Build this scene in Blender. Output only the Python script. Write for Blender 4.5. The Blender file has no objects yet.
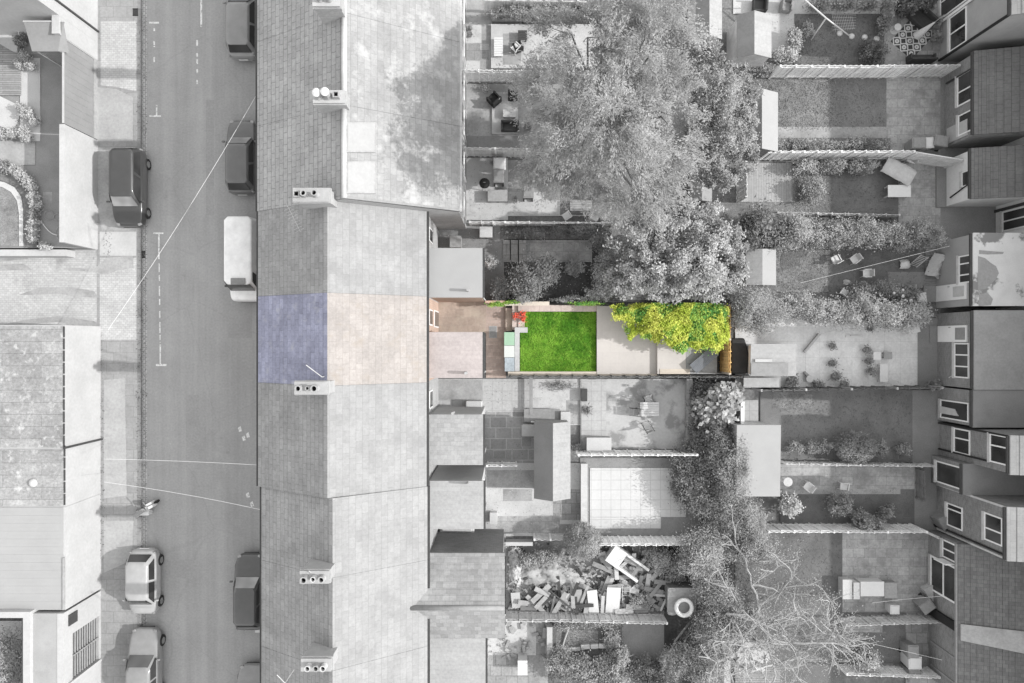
import bpy, bmesh, math, random
import numpy as np
from mathutils import Vector, Matrix

# ------------------------------------------------------------------ camera, sky, sun, exposure
SC = bpy.context.scene
C = SC.collection
H, K = 38.0, 682.67            # camera height (m) and focal length (px) of the drone picture
SUN_EL, SUN_AZ = math.radians(32.3), math.radians(-2.5)   # azimuth from +X towards +Y

cd = bpy.data.cameras.new("camera"); cam = bpy.data.objects.new("camera", cd); C.objects.link(cam)
cam.location = (0, 0, H); cam.rotation_euler = (0, 0, 0)
cd.lens = 24; cd.sensor_width = 36; cd.sensor_fit = 'HORIZONTAL'; cd.clip_start = 0.5; cd.clip_end = 500
SC.camera = cam

W = bpy.data.worlds.new("World"); SC.world = W; W.use_nodes = True
wn = W.node_tree.nodes; wl = W.node_tree.links
sky = wn.new('ShaderNodeTexSky'); sky.sky_type = 'NISHITA'; sky.sun_disc = False
sky.air_density = 5.0; sky.dust_density = 1.0; sky.ozone_density = 0.0; sky.sun_elevation = SUN_EL; sky.sun_rotation = math.pi / 2 - SUN_AZ
bw = wn.new('ShaderNodeRGBToBW')
bg = wn['Background']; bg.inputs['Strength'].default_value = 0.15
wl.new(sky.outputs[0], bw.inputs[0]); wl.new(bw.outputs[0], bg.inputs['Color'])

sd = bpy.data.lights.new("sun", 'SUN'); sun = bpy.data.objects.new("sun", sd); C.objects.link(sun)
sd.energy = 2.0; sd.angle = math.radians(0.6); sd.color = (1.0, 0.992, 0.98)
sv = Vector((math.cos(SUN_EL) * math.cos(SUN_AZ), math.cos(SUN_EL) * math.sin(SUN_AZ), math.sin(SUN_EL)))
sun.rotation_euler = sv.to_track_quat('Z', 'Y').to_euler(); sun.location = sv * 60

SC.view_settings.view_transform = 'Standard'
try: SC.view_settings.look = 'None'
except Exception: pass
SC.view_settings.exposure = 1.08; SC.view_settings.gamma = 1.0
SC.view_settings.use_curve_mapping = False

rng = random.Random(7)

# ------------------------------------------------------------------ helpers
def P(px, py, z=0.0):
    """world x, y of the point of height z that the photograph shows at (px, py)"""
    return ((px - 512) * (H - z) / K, (341.5 - py) * (H - z) / K)

def RC(a, b, c, d, z=0.0):
    x0, y1 = P(a, b, z); x1, y0 = P(c, d, z)
    return min(x0, x1), max(x0, x1), min(y0, y1), max(y0, y1)

class MB:
    def __init__(s): s.v = []; s.f = []
    def quad(s, *pts):
        n = len(s.v); s.v += [tuple(p) for p in pts]; s.f.append(tuple(range(n, n + len(pts)))); return s
    def box(s, x0, x1, y0, y1, z0, z1):
        n = len(s.v)
        s.v += [(x0,y0,z0),(x1,y0,z0),(x1,y1,z0),(x0,y1,z0),(x0,y0,z1),(x1,y0,z1),(x1,y1,z1),(x0,y1,z1)]
        for q in ((3,2,1,0),(4,5,6,7),(0,1,5,4),(1,2,6,5),(2,3,7,6),(3,0,4,7)): s.f.append(tuple(n + i for i in q))
        return s
    def obox(s, c, size, rz=0.0, tilt=0.0, axis='Y'):
        n = len(s.v); sx, sy, sz = size[0]/2, size[1]/2, size[2]/2
        m = Matrix.Rotation(rz, 3, 'Z') @ Matrix.Rotation(tilt, 3, axis)
        for p in ((-1,-1,-1),(1,-1,-1),(1,1,-1),(-1,1,-1),(-1,-1,1),(1,-1,1),(1,1,1),(-1,1,1)):
            q = m @ Vector((p[0]*sx, p[1]*sy, p[2]*sz)); s.v.append((q.x+c[0], q.y+c[1], q.z+c[2]))
        for q in ((3,2,1,0),(4,5,6,7),(0,1,5,4),(1,2,6,5),(2,3,7,6),(3,0,4,7)): s.f.append(tuple(n + i for i in q))
        return s
    def prism(s, poly, z0, z1):
        a = sum(poly[i][0]*poly[(i+1)%len(poly)][1]-poly[(i+1)%len(poly)][0]*poly[i][1] for i in range(len(poly)))
        if a < 0: poly = poly[::-1]
        n = len(s.v); k = len(poly)
        s.v += [(p[0],p[1],z0) for p in poly] + [(p[0],p[1],z1) for p in poly]
        s.f.append(tuple(n+i for i in range(k-1,-1,-1))); s.f.append(tuple(n+k+i for i in range(k)))
        for i in range(k): j=(i+1)%k; s.f.append((n+i,n+j,n+k+j,n+k+i))
        return s
    def frustum(s, b, t, z0, z1):
        """b, t = (x0,x1,y0,y1) bottom and top rectangles"""
        n = len(s.v)
        for r, z in ((b,z0),(t,z1)): s.v += [(r[0],r[2],z),(r[1],r[2],z),(r[1],r[3],z),(r[0],r[3],z)]
        for q in ((3,2,1,0),(4,5,6,7),(0,1,5,4),(1,2,6,5),(2,3,7,6),(3,0,4,7)): s.f.append(tuple(n + i for i in q))
        return s
    def tube(s, pts, r, n=6, cap=True):
        pts = [Vector(p) for p in pts]
        rs = r if isinstance(r, (list, tuple)) else [r]*len(pts)
        rings = []
        for i, p in enumerate(pts):
            t = (pts[min(i+1,len(pts)-1)] - pts[max(i-1,0)]).normalized()
            u = t.orthogonal().normalized() if abs(t.z) > .99 else t.cross(Vector((0,0,1))).normalized()
            w = u.cross(t)
            b = len(s.v); rings.append(b)
            for k in range(n):
                a = 2*math.pi*k/n; q = p + (u*math.cos(a)+w*math.sin(a))*rs[i]; s.v.append(tuple(q))
        for i in range(len(pts)-1):
            for k in range(n):
                k2=(k+1)%n; s.f.append((rings[i]+k, rings[i+1]+k, rings[i+1]+k2, rings[i]+k2))
        if cap:
            s.f.append(tuple(rings[0]+k for k in range(n))); s.f.append(tuple(rings[-1]+k for k in range(n-1,-1,-1)))
        return s
    def lathe(s, c, prof, n=14):
        """prof = [(r,z)...] from bottom to top"""
        rings=[]
        for r,z in prof:
            rings.append(len(s.v))
            for k in range(n):
                a=2*math.pi*k/n; s.v.append((c[0]+r*math.cos(a), c[1]+r*math.sin(a), c[2]+z))
        for i in range(len(prof)-1):
            for k in range(n):
                k2=(k+1)%n; s.f.append((rings[i]+k,rings[i]+k2,rings[i+1]+k2,rings[i+1]+k))
        s.f.append(tuple(rings[0]+k for k in range(n-1,-1,-1))); s.f.append(tuple(rings[-1]+k for k in range(n)))
        return s
    def build(s, name, m, parent=None, loc=None, smooth=False, bevel=0, sub=0):
        me = bpy.data.meshes.new(name); me.from_pydata(s.v, [], s.f); me.update()
        if smooth:
            me.polygons.foreach_set('use_smooth', [True]*len(me.polygons))
        o = bpy.data.objects.new(name, me); C.objects.link(o)
        if m: me.materials.append(m)
        if loc: o.location = loc
        if parent: o.parent = parent
        if bevel:
            b = o.modifiers.new('bevel','BEVEL'); b.width=bevel; b.segments=2; b.limit_method='ANGLE'
        if sub:
            b = o.modifiers.new('subd','SUBSURF'); b.levels=sub; b.render_levels=sub
        return o

def thing(name, label, cat, loc=(0,0,0), rz=0.0, group=None):
    o = bpy.data.objects.new(name, None); C.objects.link(o); o.empty_display_size=.2
    o.location = loc; o.rotation_euler = (0,0,rz); o['label']=label; o['category']=cat
    if group: o['group']=group
    return o
def tag(o, label, cat, group=None):
    o['label']=label; o['category']=cat
    if group: o['group']=group
    return o
def structure(o): o['kind']='structure'; return o
def copy_tree(o, parent=None):
    c = o.copy(); C.objects.link(c)
    if parent: c.parent = parent
    for ch in list(o.children): copy_tree(ch, c)
    return c
def place(proto, first, label, loc, rz=0.0, group=None, scale=1.0):
    o = proto if first else copy_tree(proto)
    o.location = loc; o.rotation_euler=(0,0,rz); o.scale=(scale,)*3; o['label']=label
    if group: o['group']=group
    return o
class Kind:
    """first call uses the prototype, later calls copy it"""
    def __init__(s, make): s.make=make; s.proto=None
    def put(s, label, loc, rz=0.0, group=None, scale=1.0):
        if s.proto is None:
            s.proto = s.make(); return place(s.proto, True, label, loc, rz, group, scale)
        return place(s.proto, False, label, loc, rz, group, scale)

# ------------------------------------------------------------------ materials
def col(c):
    return (c,c,c,1) if isinstance(c,(int,float)) else (c[0],c[1],c[2],1)
def sc(c,k):
    c=col(c); return (min(1,c[0]*k),min(1,c[1]*k),min(1,c[2]*k),1)
class NT:
    def __init__(s,name,rough=.85,spec=.25,metal=0):
        s.m=bpy.data.materials.new(name); s.m.use_nodes=True; s.n=s.m.node_tree.nodes; s.l=s.m.node_tree.links
        s.b=s.n['Principled BSDF']; s.b.inputs['Roughness'].default_value=rough; s.b.inputs['Metallic'].default_value=metal
        s.b.inputs['Specular IOR Level'].default_value=spec
        s.tc=s.n.new('ShaderNodeTexCoord')
    def noise(s,scale,detail=6,rough=.6,vec=None,dist=0):
        t=s.n.new('ShaderNodeTexNoise'); t.inputs['Scale'].default_value=scale; t.inputs['Detail'].default_value=detail
        t.inputs['Roughness'].default_value=rough; t.inputs['Distortion'].default_value=dist
        s.l.new(vec or s.tc.outputs['Object'],t.inputs['Vector']); return t.outputs['Fac']
    def ramp(s,fac,lo,hi,a,b):
        t=s.n.new('ShaderNodeMapRange'); s.l.new(fac,t.inputs[0])
        for i,v in zip((1,2,3,4),(lo,hi,a,b)): t.inputs[i].default_value=v
        return t.outputs[0]
    def mix(s,fac,a,b,mode='MIX'):
        t=s.n.new('ShaderNodeMix'); t.data_type='RGBA'; t.blend_type=mode; t.clamp_factor=True
        for inp,v in ((t.inputs[0],fac),(t.inputs[6],a),(t.inputs[7],b)):
            if hasattr(v,'is_linked'): s.l.new(v,inp)
            elif isinstance(v,(int,float)): inp.default_value=v
            else: inp.default_value=v
        return t.outputs[2]
    def mul(s,c,fac):
        """colour * scalar socket"""
        t=s.n.new('ShaderNodeVectorMath'); t.operation='SCALE'; s.l.new(c,t.inputs[0]); s.l.new(fac,t.inputs['Scale']); return t.outputs[0]
    def math(s,op,a,b):
        t=s.n.new('ShaderNodeMath'); t.operation=op
        for i,v in enumerate((a,b)):
            if hasattr(v,'is_linked'): s.l.new(v,t.inputs[i])
            else: t.inputs[i].default_value=v
        return t.outputs[0]
    def bump(s,h,strength=.4,dist=.02):
        t=s.n.new('ShaderNodeBump'); t.inputs['Strength'].default_value=strength; t.inputs['Distance'].default_value=dist
        s.l.new(h,t.inputs['Height']); s.l.new(t.outputs[0],s.b.inputs['Normal'])
    def out(s,c):
        if hasattr(c,'is_linked'): s.l.new(c,s.b.inputs['Base Color'])
        else: s.b.inputs['Base Color'].default_value=col(c)
        return s.m

def plain(name,c,var=.14,scale=1.2,rough=.85,fine=.16,fscale=8,spec=.25,metal=0,bump=.0,blotch=None):
    t=NT(name,rough,spec,metal)
    f=t.ramp(t.noise(scale,5),.28,.72,1-var,1+var)
    g=t.ramp(t.noise(fscale,4,.7),.3,.7,1-fine,1+fine)
    k=t.math('MULTIPLY',f,g)
    rgb=t.n.new('ShaderNodeRGB'); rgb.outputs[0].default_value=col(c)
    cc=t.mul(rgb.outputs[0],k)
    if blotch:      # (colour, scale, lo, hi)
        m=t.ramp(t.noise(blotch[1],7,.65),blotch[2],blotch[3],0,1); cc=t.mix(m,cc,col(blotch[0]))
    if bump: t.bump(t.noise(fscale,5,.7),bump,.02)
    return t.out(cc)

def tiled(name,c,w,h,mortar,mc=None,var=.15,offset=.5,swap=False,wall=False,rough=.85,cells=.12,fine=.14,scale=.8,blotch=None,rot=0,bump=.3):
    """blocks w x h metres in object space; swap = rows run along Y; wall = bricks on upright walls"""
    t=NT(name,rough)
    src=t.tc.outputs['Object']
    sx=t.n.new('ShaderNodeSeparateXYZ'); t.l.new(src,sx.inputs[0])
    cb=t.n.new('ShaderNodeCombineXYZ')
    if wall:
        t.l.new(t.math('ADD',sx.outputs[0],sx.outputs[1]),cb.inputs[0]); t.l.new(sx.outputs[2],cb.inputs[1])
    elif swap:
        t.l.new(sx.outputs[1],cb.inputs[0]); t.l.new(sx.outputs[0],cb.inputs[1])
    else:
        t.l.new(sx.outputs[0],cb.inputs[0]); t.l.new(sx.outputs[1],cb.inputs[1])
    vec=cb.outputs[0]
    if rot:
        mp=t.n.new('ShaderNodeMapping'); mp.inputs['Rotation'].default_value=(0,0,rot); t.l.new(vec,mp.inputs[0]); vec=mp.outputs[0]
    br=t.n.new('ShaderNodeTexBrick'); br.offset=offset; br.inputs['Scale'].default_value=1
    br.inputs['Brick Width'].default_value=w; br.inputs['Row Height'].default_value=h
    br.inputs['Mortar Size'].default_value=mortar; br.inputs['Mortar Smooth'].default_value=.3; br.inputs['Bias'].default_value=0
    br.inputs['Color1'].default_value=sc(c,1-cells); br.inputs['Color2'].default_value=sc(c,1+cells)
    br.inputs['Mortar'].default_value=col(mc if mc is not None else .5) if mc is not None else sc(c,.6)
    t.l.new(vec,br.inputs['Vector'])
    f=t.ramp(t.noise(scale,6),.28,.72,1-var,1+var)
    g=t.ramp(t.noise(7,5,.75),.3,.7,1-fine,1+fine)
    cc=t.mul(br.outputs['Color'],t.math('MULTIPLY',f,g))
    if blotch:
        m=t.ramp(t.noise(blotch[1],7,.65),blotch[2],blotch[3],0,1); cc=t.mix(m,cc,col(blotch[0]))
    if bump:
        t.bump(t.math('SUBTRACT',1.0,br.outputs['Fac']),bump,.01)
    return t.out(cc)

def leafy(name,c1,c2,scale=1.2,trans=.25):
    t=NT(name,.7,.2)
    geo=t.n.new('ShaderNodeNewGeometry')
    f=t.ramp(t.noise(scale,3),.40,.60,0,1)
    m=t.mix(f,col(c1),col(c2))
    k=t.ramp(geo.outputs['Random Per Island'],0,1,.8,1.2)
    cc=t.mul(m,k)
    t.out(cc)
    tr=t.n.new('ShaderNodeBsdfTranslucent'); t.l.new(cc,tr.inputs['Color'])
    mx=t.n.new('ShaderNodeMixShader'); mx.inputs[0].default_value=trans
    t.l.new(t.b.outputs[0],mx.inputs[1]); t.l.new(tr.outputs[0],mx.inputs[2])
    t.l.new(mx.outputs[0],t.n['Material Output'].inputs['Surface'])
    return t.m

def grassy(name,c1,c2,s1=1.3,s2=30,contrast=.3,stripe=None):
    t=NT(name,.9,.1)
    f=t.ramp(t.noise(s1,6,.6),.32,.68,0,1)
    m=t.mix(f,col(c1),col(c2))
    mp=t.n.new('ShaderNodeMapping'); mp.inputs['Scale'].default_value=stripe or (1,1,1); t.l.new(t.tc.outputs['Object'],mp.inputs[0])
    n2=t.noise(s2,6,.75,mp.outputs[0])
    k=t.ramp(n2,.3,.7,1-contrast,1+contrast)
    t.bump(n2,.5,.04)
    return t.out(t.mul(m,k))

def glass(name,c=.03):
    t=NT(name,.08,.6); f=t.ramp(t.noise(.7,2,.5),.35,.7,.7,1.9); rgb=t.n.new('ShaderNodeRGB'); rgb.outputs[0].default_value=col(c); return t.out(t.mul(rgb.outputs[0],f))

mt={}
mt['soil'] = plain('soil', 0.16, 0.3, 0.8, 0.95, 0.3, 7, bump=0.4)
mt['soil_dark'] = plain('soil_dark', 0.068, 0.3, 1.0, 0.95, 0.3, 7, bump=0.4)
def asphalt():
    t=NT('asphalt',.9,.2)
    mp=t.n.new('ShaderNodeMapping'); mp.inputs['Scale'].default_value=(1.6,.05,1); t.l.new(t.tc.outputs['Object'],mp.inputs[0])
    wear=t.ramp(t.noise(1.0,4,.6,mp.outputs[0]),.3,.7,.90,1.10)
    blot=t.ramp(t.noise(.5,6,.65),.3,.7,.92,1.08); grain=t.ramp(t.noise(9,5,.8),.3,.7,.87,1.13)
    oil=t.ramp(t.noise(.9,7,.7),.62,.74,1,.80); pale=t.ramp(t.noise(1.7,6,.7),.66,.76,1,1.22)
    vo=t.n.new('ShaderNodeTexVoronoi'); vo.feature='DISTANCE_TO_EDGE'; vo.inputs['Scale'].default_value=.23
    ds=t.n.new('ShaderNodeMix'); ds.data_type='VECTOR'; ds.inputs[0].default_value=.25; t.l.new(t.tc.outputs['Object'],ds.inputs[4])
    nz=t.n.new('ShaderNodeTexNoise'); nz.inputs['Scale'].default_value=.8; t.l.new(nz.outputs['Color'],ds.inputs[5]); t.l.new(t.tc.outputs['Object'],nz.inputs['Vector']); t.l.new(ds.outputs[1],vo.inputs['Vector'])
    crack=t.ramp(vo.outputs['Distance'],0,.008,.93,1)
    k=t.math('MULTIPLY',wear,blot); k=t.math('MULTIPLY',k,grain); k=t.math('MULTIPLY',k,oil); k=t.math('MULTIPLY',k,pale); k=t.math('MULTIPLY',k,crack)
    rgb=t.n.new('ShaderNodeRGB'); rgb.outputs[0].default_value=col(.32); return t.out(t.mul(rgb.outputs[0],k))
mt['asphalt']=asphalt()
mt['asphalt_patch'] = plain('asphalt_patch', 0.3, 0.08, 0.8, 0.9, 0.12, 9)
mt['pave'] = tiled('paving_slabs', 0.274, 0.75, 0.6, 0.02, 0.227, 0.1, cells=0.05, blotch=(0.171, 1.1, 0.62, 0.8))
mt['setts'] = tiled('gutter_setts', 0.378, 0.22, 0.13, 0.02, 0.216, 0.15, swap=True, blotch=(0.18, 1.4, 0.55, 0.75))
mt['kerb'] = tiled('kerb_stone', 0.216, 0.9, 0.5, 0.015, 0.12, 0.15, swap=True)
mt['block'] = tiled('block_paving', 0.418, 0.22, 0.12, 0.012, 0.326, 0.12, cells=0.08, blotch=(0.199, 0.55, 0.62, 0.78))
mt['concrete'] = plain('concrete', 0.462, 0.12, 0.7, 0.9, 0.12, 20, blotch=(0.31, 0.8, 0.56, 0.8))
mt['concrete_grey'] = plain('concrete_grey', 0.324, 0.15, 0.9, 0.9, 0.13, 8, blotch=(0.2, 0.8, 0.5, 0.75))
mt['concrete_dark'] = plain('concrete_dark', 0.241, 0.15, 0.9, 0.9, 0.16, 20, blotch=(0.17, 0.9, 0.55, 0.8))
mt['road_paint'] = plain('road_paint', 0.66, 0.1, 2, 0.7, 0.2, 8, blotch=(0.25, 6, 0.52, 0.66))
mt['render'] = plain('white_render', 0.425, 0.08, 0.8, 0.85, 0.07, 7, blotch=(0.357, 0.7, 0.55, 0.85))
mt['chimney_white'] = plain('painted_stack', 0.354, 0.1, 1.5, 0.85, 0.08, 7, blotch=(0.272, 1.5, 0.55, 0.85))
mt['render_grey'] = plain('grey_render', 0.323, 0.1, 0.8, 0.9, 0.07, 20, blotch=(0.244, 0.9, 0.55, 0.9))
mt['brick'] = tiled('grey_brick', 0.209, 0.22, 0.072, 0.01, 0.257, 0.12, wall=True, cells=0.15)
mt['brick_light']=tiled('pale_brick',.36,.22,.072,.01,.40,.12,wall=True,cells=.1)
mt['brick_dark'] = tiled('dark_brick', 0.194, 0.22, 0.072, 0.01, 0.257, 0.15, wall=True, cells=0.2)
mt['brick_warm']=tiled('warm_brick',(.46,.32,.25),.22,.072,.01,(.5,.44,.39),.1,wall=True,cells=.12)
mt['upvc'] = plain('white_frame', 0.761, 0.03, 2, 0.4, 0.02, 8, spec=0.4)
mt['glass']=glass('window_glass',.035)
mt['skylight_blind'] = plain('skylight_blind', 0.33, 0.05, 2, 0.5, 0.04, 8)
mt['carglass']=glass('car_glass',.20)  # sky reflection on windscreens put into this pale glass colour
mt['carglass_mid']=glass('car_screen_glass',.06)
mt['carglass_dark']=glass('car_side_glass',.03)
mt['white'] = plain('white_plastic', 0.595, 0.04, 2, 0.45, 0.03, 8, spec=0.4)
mt['offwhite'] = plain('off_white', 0.468, 0.1, 2, 0.7, 0.06, 8)
mt['grey'] = plain('mid_grey', 0.25, 0.12, 2, 0.7, 0.08, 8)
mt['dark'] = plain('dark_grey', 0.056, 0.15, 2, 0.6, 0.1, 8)
mt['black'] = plain('black_rubber', 0.025, 0.15, 2, 0.7, 0.1, 8)
mt['hole'] = plain('sooty_flue', 0.008, 0.1, 2, 0.95, 0.1, 8)  # soot in the flues, and painted shade behind the louvre slats
mt['metal'] = plain('galvanised_metal', 0.35, 0.1, 3, 0.4, 0.05, 8, metal=0.6)
mt['lead'] = plain('lead_flashing', 0.33, 0.15, 2, 0.7, 0.1, 8)
mt['wood']=tiled('grey_timber',.27,2.4,.12,.012,.12,.15,cells=.12)
mt['wood_y']=tiled('weathered_decking',.36,2.4,.12,.012,.2,.12,swap=True,cells=.1)
mt['fence'] = plain('fence_board', 0.574, 0.22, 1.5, 0.9, 0.15, 14)
mt['fence_dark'] = plain('dark_fence_board', 0.16, 0.2, 1.5, 0.9, 0.15, 7)
mt['fence_pale'] = plain('pale_fence_board', 0.777, 0.18, 1.5, 0.9, 0.12, 14)
mt['roof_front']=tiled('slate_front',.335,.55,.24,.013,.18,.16,swap=True,cells=.07,fine=.16,blotch=(.45,1.3,.6,.8))
mt['roof_front_dark']=tiled('slate_dark',.275,.5,.22,.010,.18,.16,swap=True,cells=.08,fine=.16,blotch=(.37,1.2,.6,.85))
mt['roof_blue']=tiled('slate_blue',(.262,.270,.352),.5,.22,.010,(.19,.195,.25),.2,swap=True,cells=.12,fine=.18,blotch=((.37,.375,.42),1.8,.56,.76))
mt['roof_rear_up']=tiled('slate_rear_weathered',.285,.5,.26,.010,.23,.16,swap=True,cells=.08,fine=.13,blotch=(.41,1.0,.55,.68))
mt['roof_rear']=tiled('slate_rear_pale',.272,.5,.26,.010,.23,.12,swap=True,cells=.06,fine=.11,blotch=(.215,1.0,.55,.8))
mt['roof_pink']=tiled('slate_rear_pink',(.315,.292,.277),.5,.26,.010,(.27,.248,.234),.12,swap=True,cells=.06,fine=.13,blotch=((.29,.255,.22),1.2,.54,.82))
mt['roof_flat'] = tiled('pale_roof_sheet', 0.334, 2.5, 0.22, 0.006, 0.304, 0.06, cells=0.04)
mt['roof_flat_pink'] = tiled('pale_pink_roof_sheet', (0.383, 0.344, 0.336), 2.5, 0.22, 0.006, (0.357, 0.319, 0.31), 0.06, cells=0.04)
mt['roof_smooth'] = plain('white_roof_membrane', 0.328, 0.05, 0.9, 0.7, 0.03, 20)
mt['roof_patchy'] = tiled('patchy_roof_tile', 0.308, 0.33, 0.22, 0.006, 0.246, 0.1, cells=.08)
mt['roof_gable_grey'] = tiled('grey_roof_tile', 0.279, 0.33, 0.25, 0.006, 0.205, 0.12, cells=0.14)
mt['roof_right']=tiled('dark_roof_tile',.14,.42,.36,.009,.075,.14,swap=True,cells=.05,fine=.16)
mt['roof_right_small'] = tiled('small_dark_roof_tile', 0.142, 0.26, 0.2, 0.008, 0.094, 0.12, cells=0.14, blotch=(0.205, 1.2, 0.66, 0.85))
mt['felt'] = plain('roof_felt', 0.25, 0.1, 0.9, 0.9, 0.12, 8, blotch=(0.3, 0.8, 0.5, 0.75))
mt['felt_dark'] = plain('dark_roof_felt', 0.204, 0.12, 0.9, 0.9, 0.12, 20, blotch=(0.227, 0.8, 0.5, 0.75))
mt['felt_stained'] = plain('stained_roof_felt', 0.5, 0.1, 0.9, 0.9, 0.06, 20, blotch=(0.188, 0.42, 0.53, 0.57))
mt['bitumen'] = tiled('mineral_felt_sheets', 0.271, 4, 0.62, 0.012, 0.149, 0.2, cells=0.1, fine=0.3, blotch=(.50,2.6,.56,.72))
mt['deck_light'] = tiled('pale_decking', 0.34, 3, 0.14, 0.012, 0.243, 0.1, swap=True, cells=0.08)
mt['bark'] = plain('bark', 0.22, 0.3, 3, 0.95, 0.25, 7)
mt['bark_pale'] = plain('pale_bark', 0.399, 0.2, 3, 0.9, 0.2, 7)
mt['slab'] = tiled('garden_slabs', 0.35, 0.62, 0.5, 0.016, 0.276, 0.16, offset=0.4, cells=0.1, fine=0.2, blotch=(0.201, 1.0, 0.48, 0.72))
mt['slab_dark'] = tiled('dark_garden_slabs', 0.284, 0.6, 0.6, 0.02, 0.194, 0.15, offset=0.5, cells=0.18, blotch=(0.179, 1.2, 0.58, 0.8), fine=.2)
mt['slab_pale'] = tiled('pale_garden_slabs', 0.389, 0.55, 0.55, 0.012, 0.273, 0.06, offset=0, cells=0.03, blotch=(0.318, 0.9, 0.6, 0.9))
mt['patio_bright'] = tiled('bright_patio_slabs', 0.672, 0.9, 0.9, 0.01, 0.542, 0.08, offset=0, cells=0.02, blotch=(.50,.7,.5,.8))
mt['slab_crazy']=tiled('mixed_garden_slabs',.26,.9,.6,.03,.36,.12,offset=.35,cells=.13)
mt['slab_mottled'] = plain('mottled_patio', 0.42, 0.08, 0.8, 0.9, 0.08, 8, blotch=(0.24, 0.55, 0.5, 0.58))
mt['terracotta'] = tiled('terracotta_paving', (0.38, 0.309, 0.261), 0.45, 0.45, 0.012, (0.351, 0.294, 0.257), 0.16, offset=0.5, cells=0.1, blotch=((0.437, 0.38, 0.314), 1.1, 0.5, 0.75))
mt['terracotta_red']=tiled('reddish_paving',(.36,.285,.25),.3,.2,.012,(.33,.28,.25),.16,offset=.5,cells=.1,blotch=((.42,.36,.31),1.3,.55,.8))
mt['patio_pink'] = tiled('pale_stone_patio', (0.494, 0.465, 0.442), 0.9, 0.6, 0.006, (0.446, 0.418, 0.399), 0.05, offset=0.5, cells=0.025, fine=0.04)
mt['stone_pink']=tiled('pinkish_coping',(.47,.40,.365),.6,.4,.012,(.36,.3,.28),.1,cells=.1)
mt['cream'] = plain('cream_coping', (0.56, 0.5, 0.43), 0.08, 1.5, 0.8, 0.05, 8)
mt['wood_warm'] = plain('orange_fence_board', (0.739, 0.493, 0.224), 0.22, 2, 0.85, 0.15, 7)
mt['lawn_green']=grassy('green_lawn',(.05,.16,.014),(.165,.34,.035),1.3,9,.55,(1,.45,1))
mt['lawn']=grassy('lawn_grey',.15,.21,.9,26,.28)
mt['lawn_dark'] = grassy('lawn_dark_grey', 0.121, 0.177, 0.9, 26, 0.3)
mt['lawn_rough']=grassy('lawn_rough_grey',.15,.26,1.3,14,.4)
mt['leaf_birch'] = leafy('birch_leaf', 0.321, 0.471, 0.8, 0.45)
mt['leaf_mid'] = leafy('mid_leaf', 0.259, 0.449, 1.1, 0.3)
mt['leaf_dark'] = leafy('dark_leaf', 0.139, 0.312, 1.3, 0.25)
mt['leaf_hedge'] = leafy('hedge_leaf', 0.229, 0.44, 1.2, 0.25)
mt['leaf_pale'] = leafy('pale_leaf', 0.342, 0.57, 2, 0.25)
mt['leaf_broad'] = leafy('broad_leaf', 0.224, 0.476, 1.4, 0.25)
mt['leaf_yellow']=leafy('yellow_leaf',(.44,.54,.08),(.68,.71,.17),1.6,.35)
mt['leaf_green']=leafy('green_leaf',(.13,.33,.08),(.36,.52,.11),1.8,.3)

mt['leaf_soft'] = leafy('soft_leaf', 0.308, 0.533, 1.1, 0.3)
mt['pave_light'] = plain('light_paving', 0.347, 0.1, 0.9, 0.85, 0.12, 7, blotch=(0.264, 1.3, 0.58, 0.8))
mt['fence_plain'] = plain('plain_grey_board', 0.24, 0.08, 1.2, 0.8, 0.06, 8)
mt['slab_white'] = tiled('white_patio_tiles', 0.512, 0.55, 0.55, 0.014, 0.372, 0.05, offset=0, cells=0.03, fine=0.06, blotch=(0.409, 0.9, 0.6, 0.9))
mt['sheet_pale'] = tiled('pale_sheet_roof', 0.287, 2.5, 0.22, 0.006, 0.254, 0.08, cells=0.04)

mt['white_wall']=plain('white_painted_wall',.66,.06,.8,.85,.06,7,blotch=(.5,.8,.6,.9))
# ------------------------------------------------------------------ the ground and the street
def sheet(name, m, pts, z=0.0, px=True):
    q=[P(a,b,0) if px else (a,b) for a,b in pts]
    a=sum(q[i][0]*q[(i+1)%len(q)][1]-q[(i+1)%len(q)][0]*q[i][1] for i in range(len(q)))
    if a<0: q=q[::-1]
    b=MB(); b.quad(*[(x,y,z) for x,y in q]); return structure(b.build(name,m))
_rs=[0]
def rsheet(name,m,a,b,c,d,layer=1):
    _rs[0]+=1      # later sheets lie a hair higher, so no two share a plane
    return sheet(name,m,[(a,b),(c,b),(c,d),(a,d)],.004*layer+.0004*_rs[0])
def slab(name,m,pts,h,px=True):
    """a paved area standing h above the soil"""
    q=[P(a,b,h) if px else (a,b) for a,b in pts]; b=MB(); b.prism(q,-.05,h); return structure(b.build(name,m))
def rslab(name,m,a,b,c,d,h): return slab(name,m,[(a,b),(c,b),(c,d),(a,d)],h)

g=MB(); g.quad((-150,-150,-.02),(150,-150,-.02),(150,150,-.02),(-150,150,-.02)); structure(g.build('ground',mt['soil']))
YT,YB=60,-60
def strip(name,m,pxa,pxb,z0,z1):
    b=MB(); b.box(P(pxa,0,0)[0],P(pxb,0,0)[0],YB,YT,z0,z1); return structure(b.build(name,m))
strip('road',mt['asphalt'],147,263,-.05,0)
for pts in ([(186,395),(199,395),(199,470),(186,470)],[(228,300),(252,300),(252,338),(228,338)],[(165,560),(196,560),(196,578),(165,578)],[(206,100),(214,100),(214,215),(206,215)]): sheet('road',mt['asphalt_patch'],pts,.002)
strip('gutter',mt['setts'],142,147,-.05,.006)
strip('kerb',mt['kerb'],138.5,142,-.05,.12)
strip('pavement',mt['pave'],98,138.5,-.05,.115)
strip('kerb',mt['kerb'],263,266.5,-.05,.12)
strip('pavement',mt['pave'],266.5,300,-.05,.115)
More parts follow.
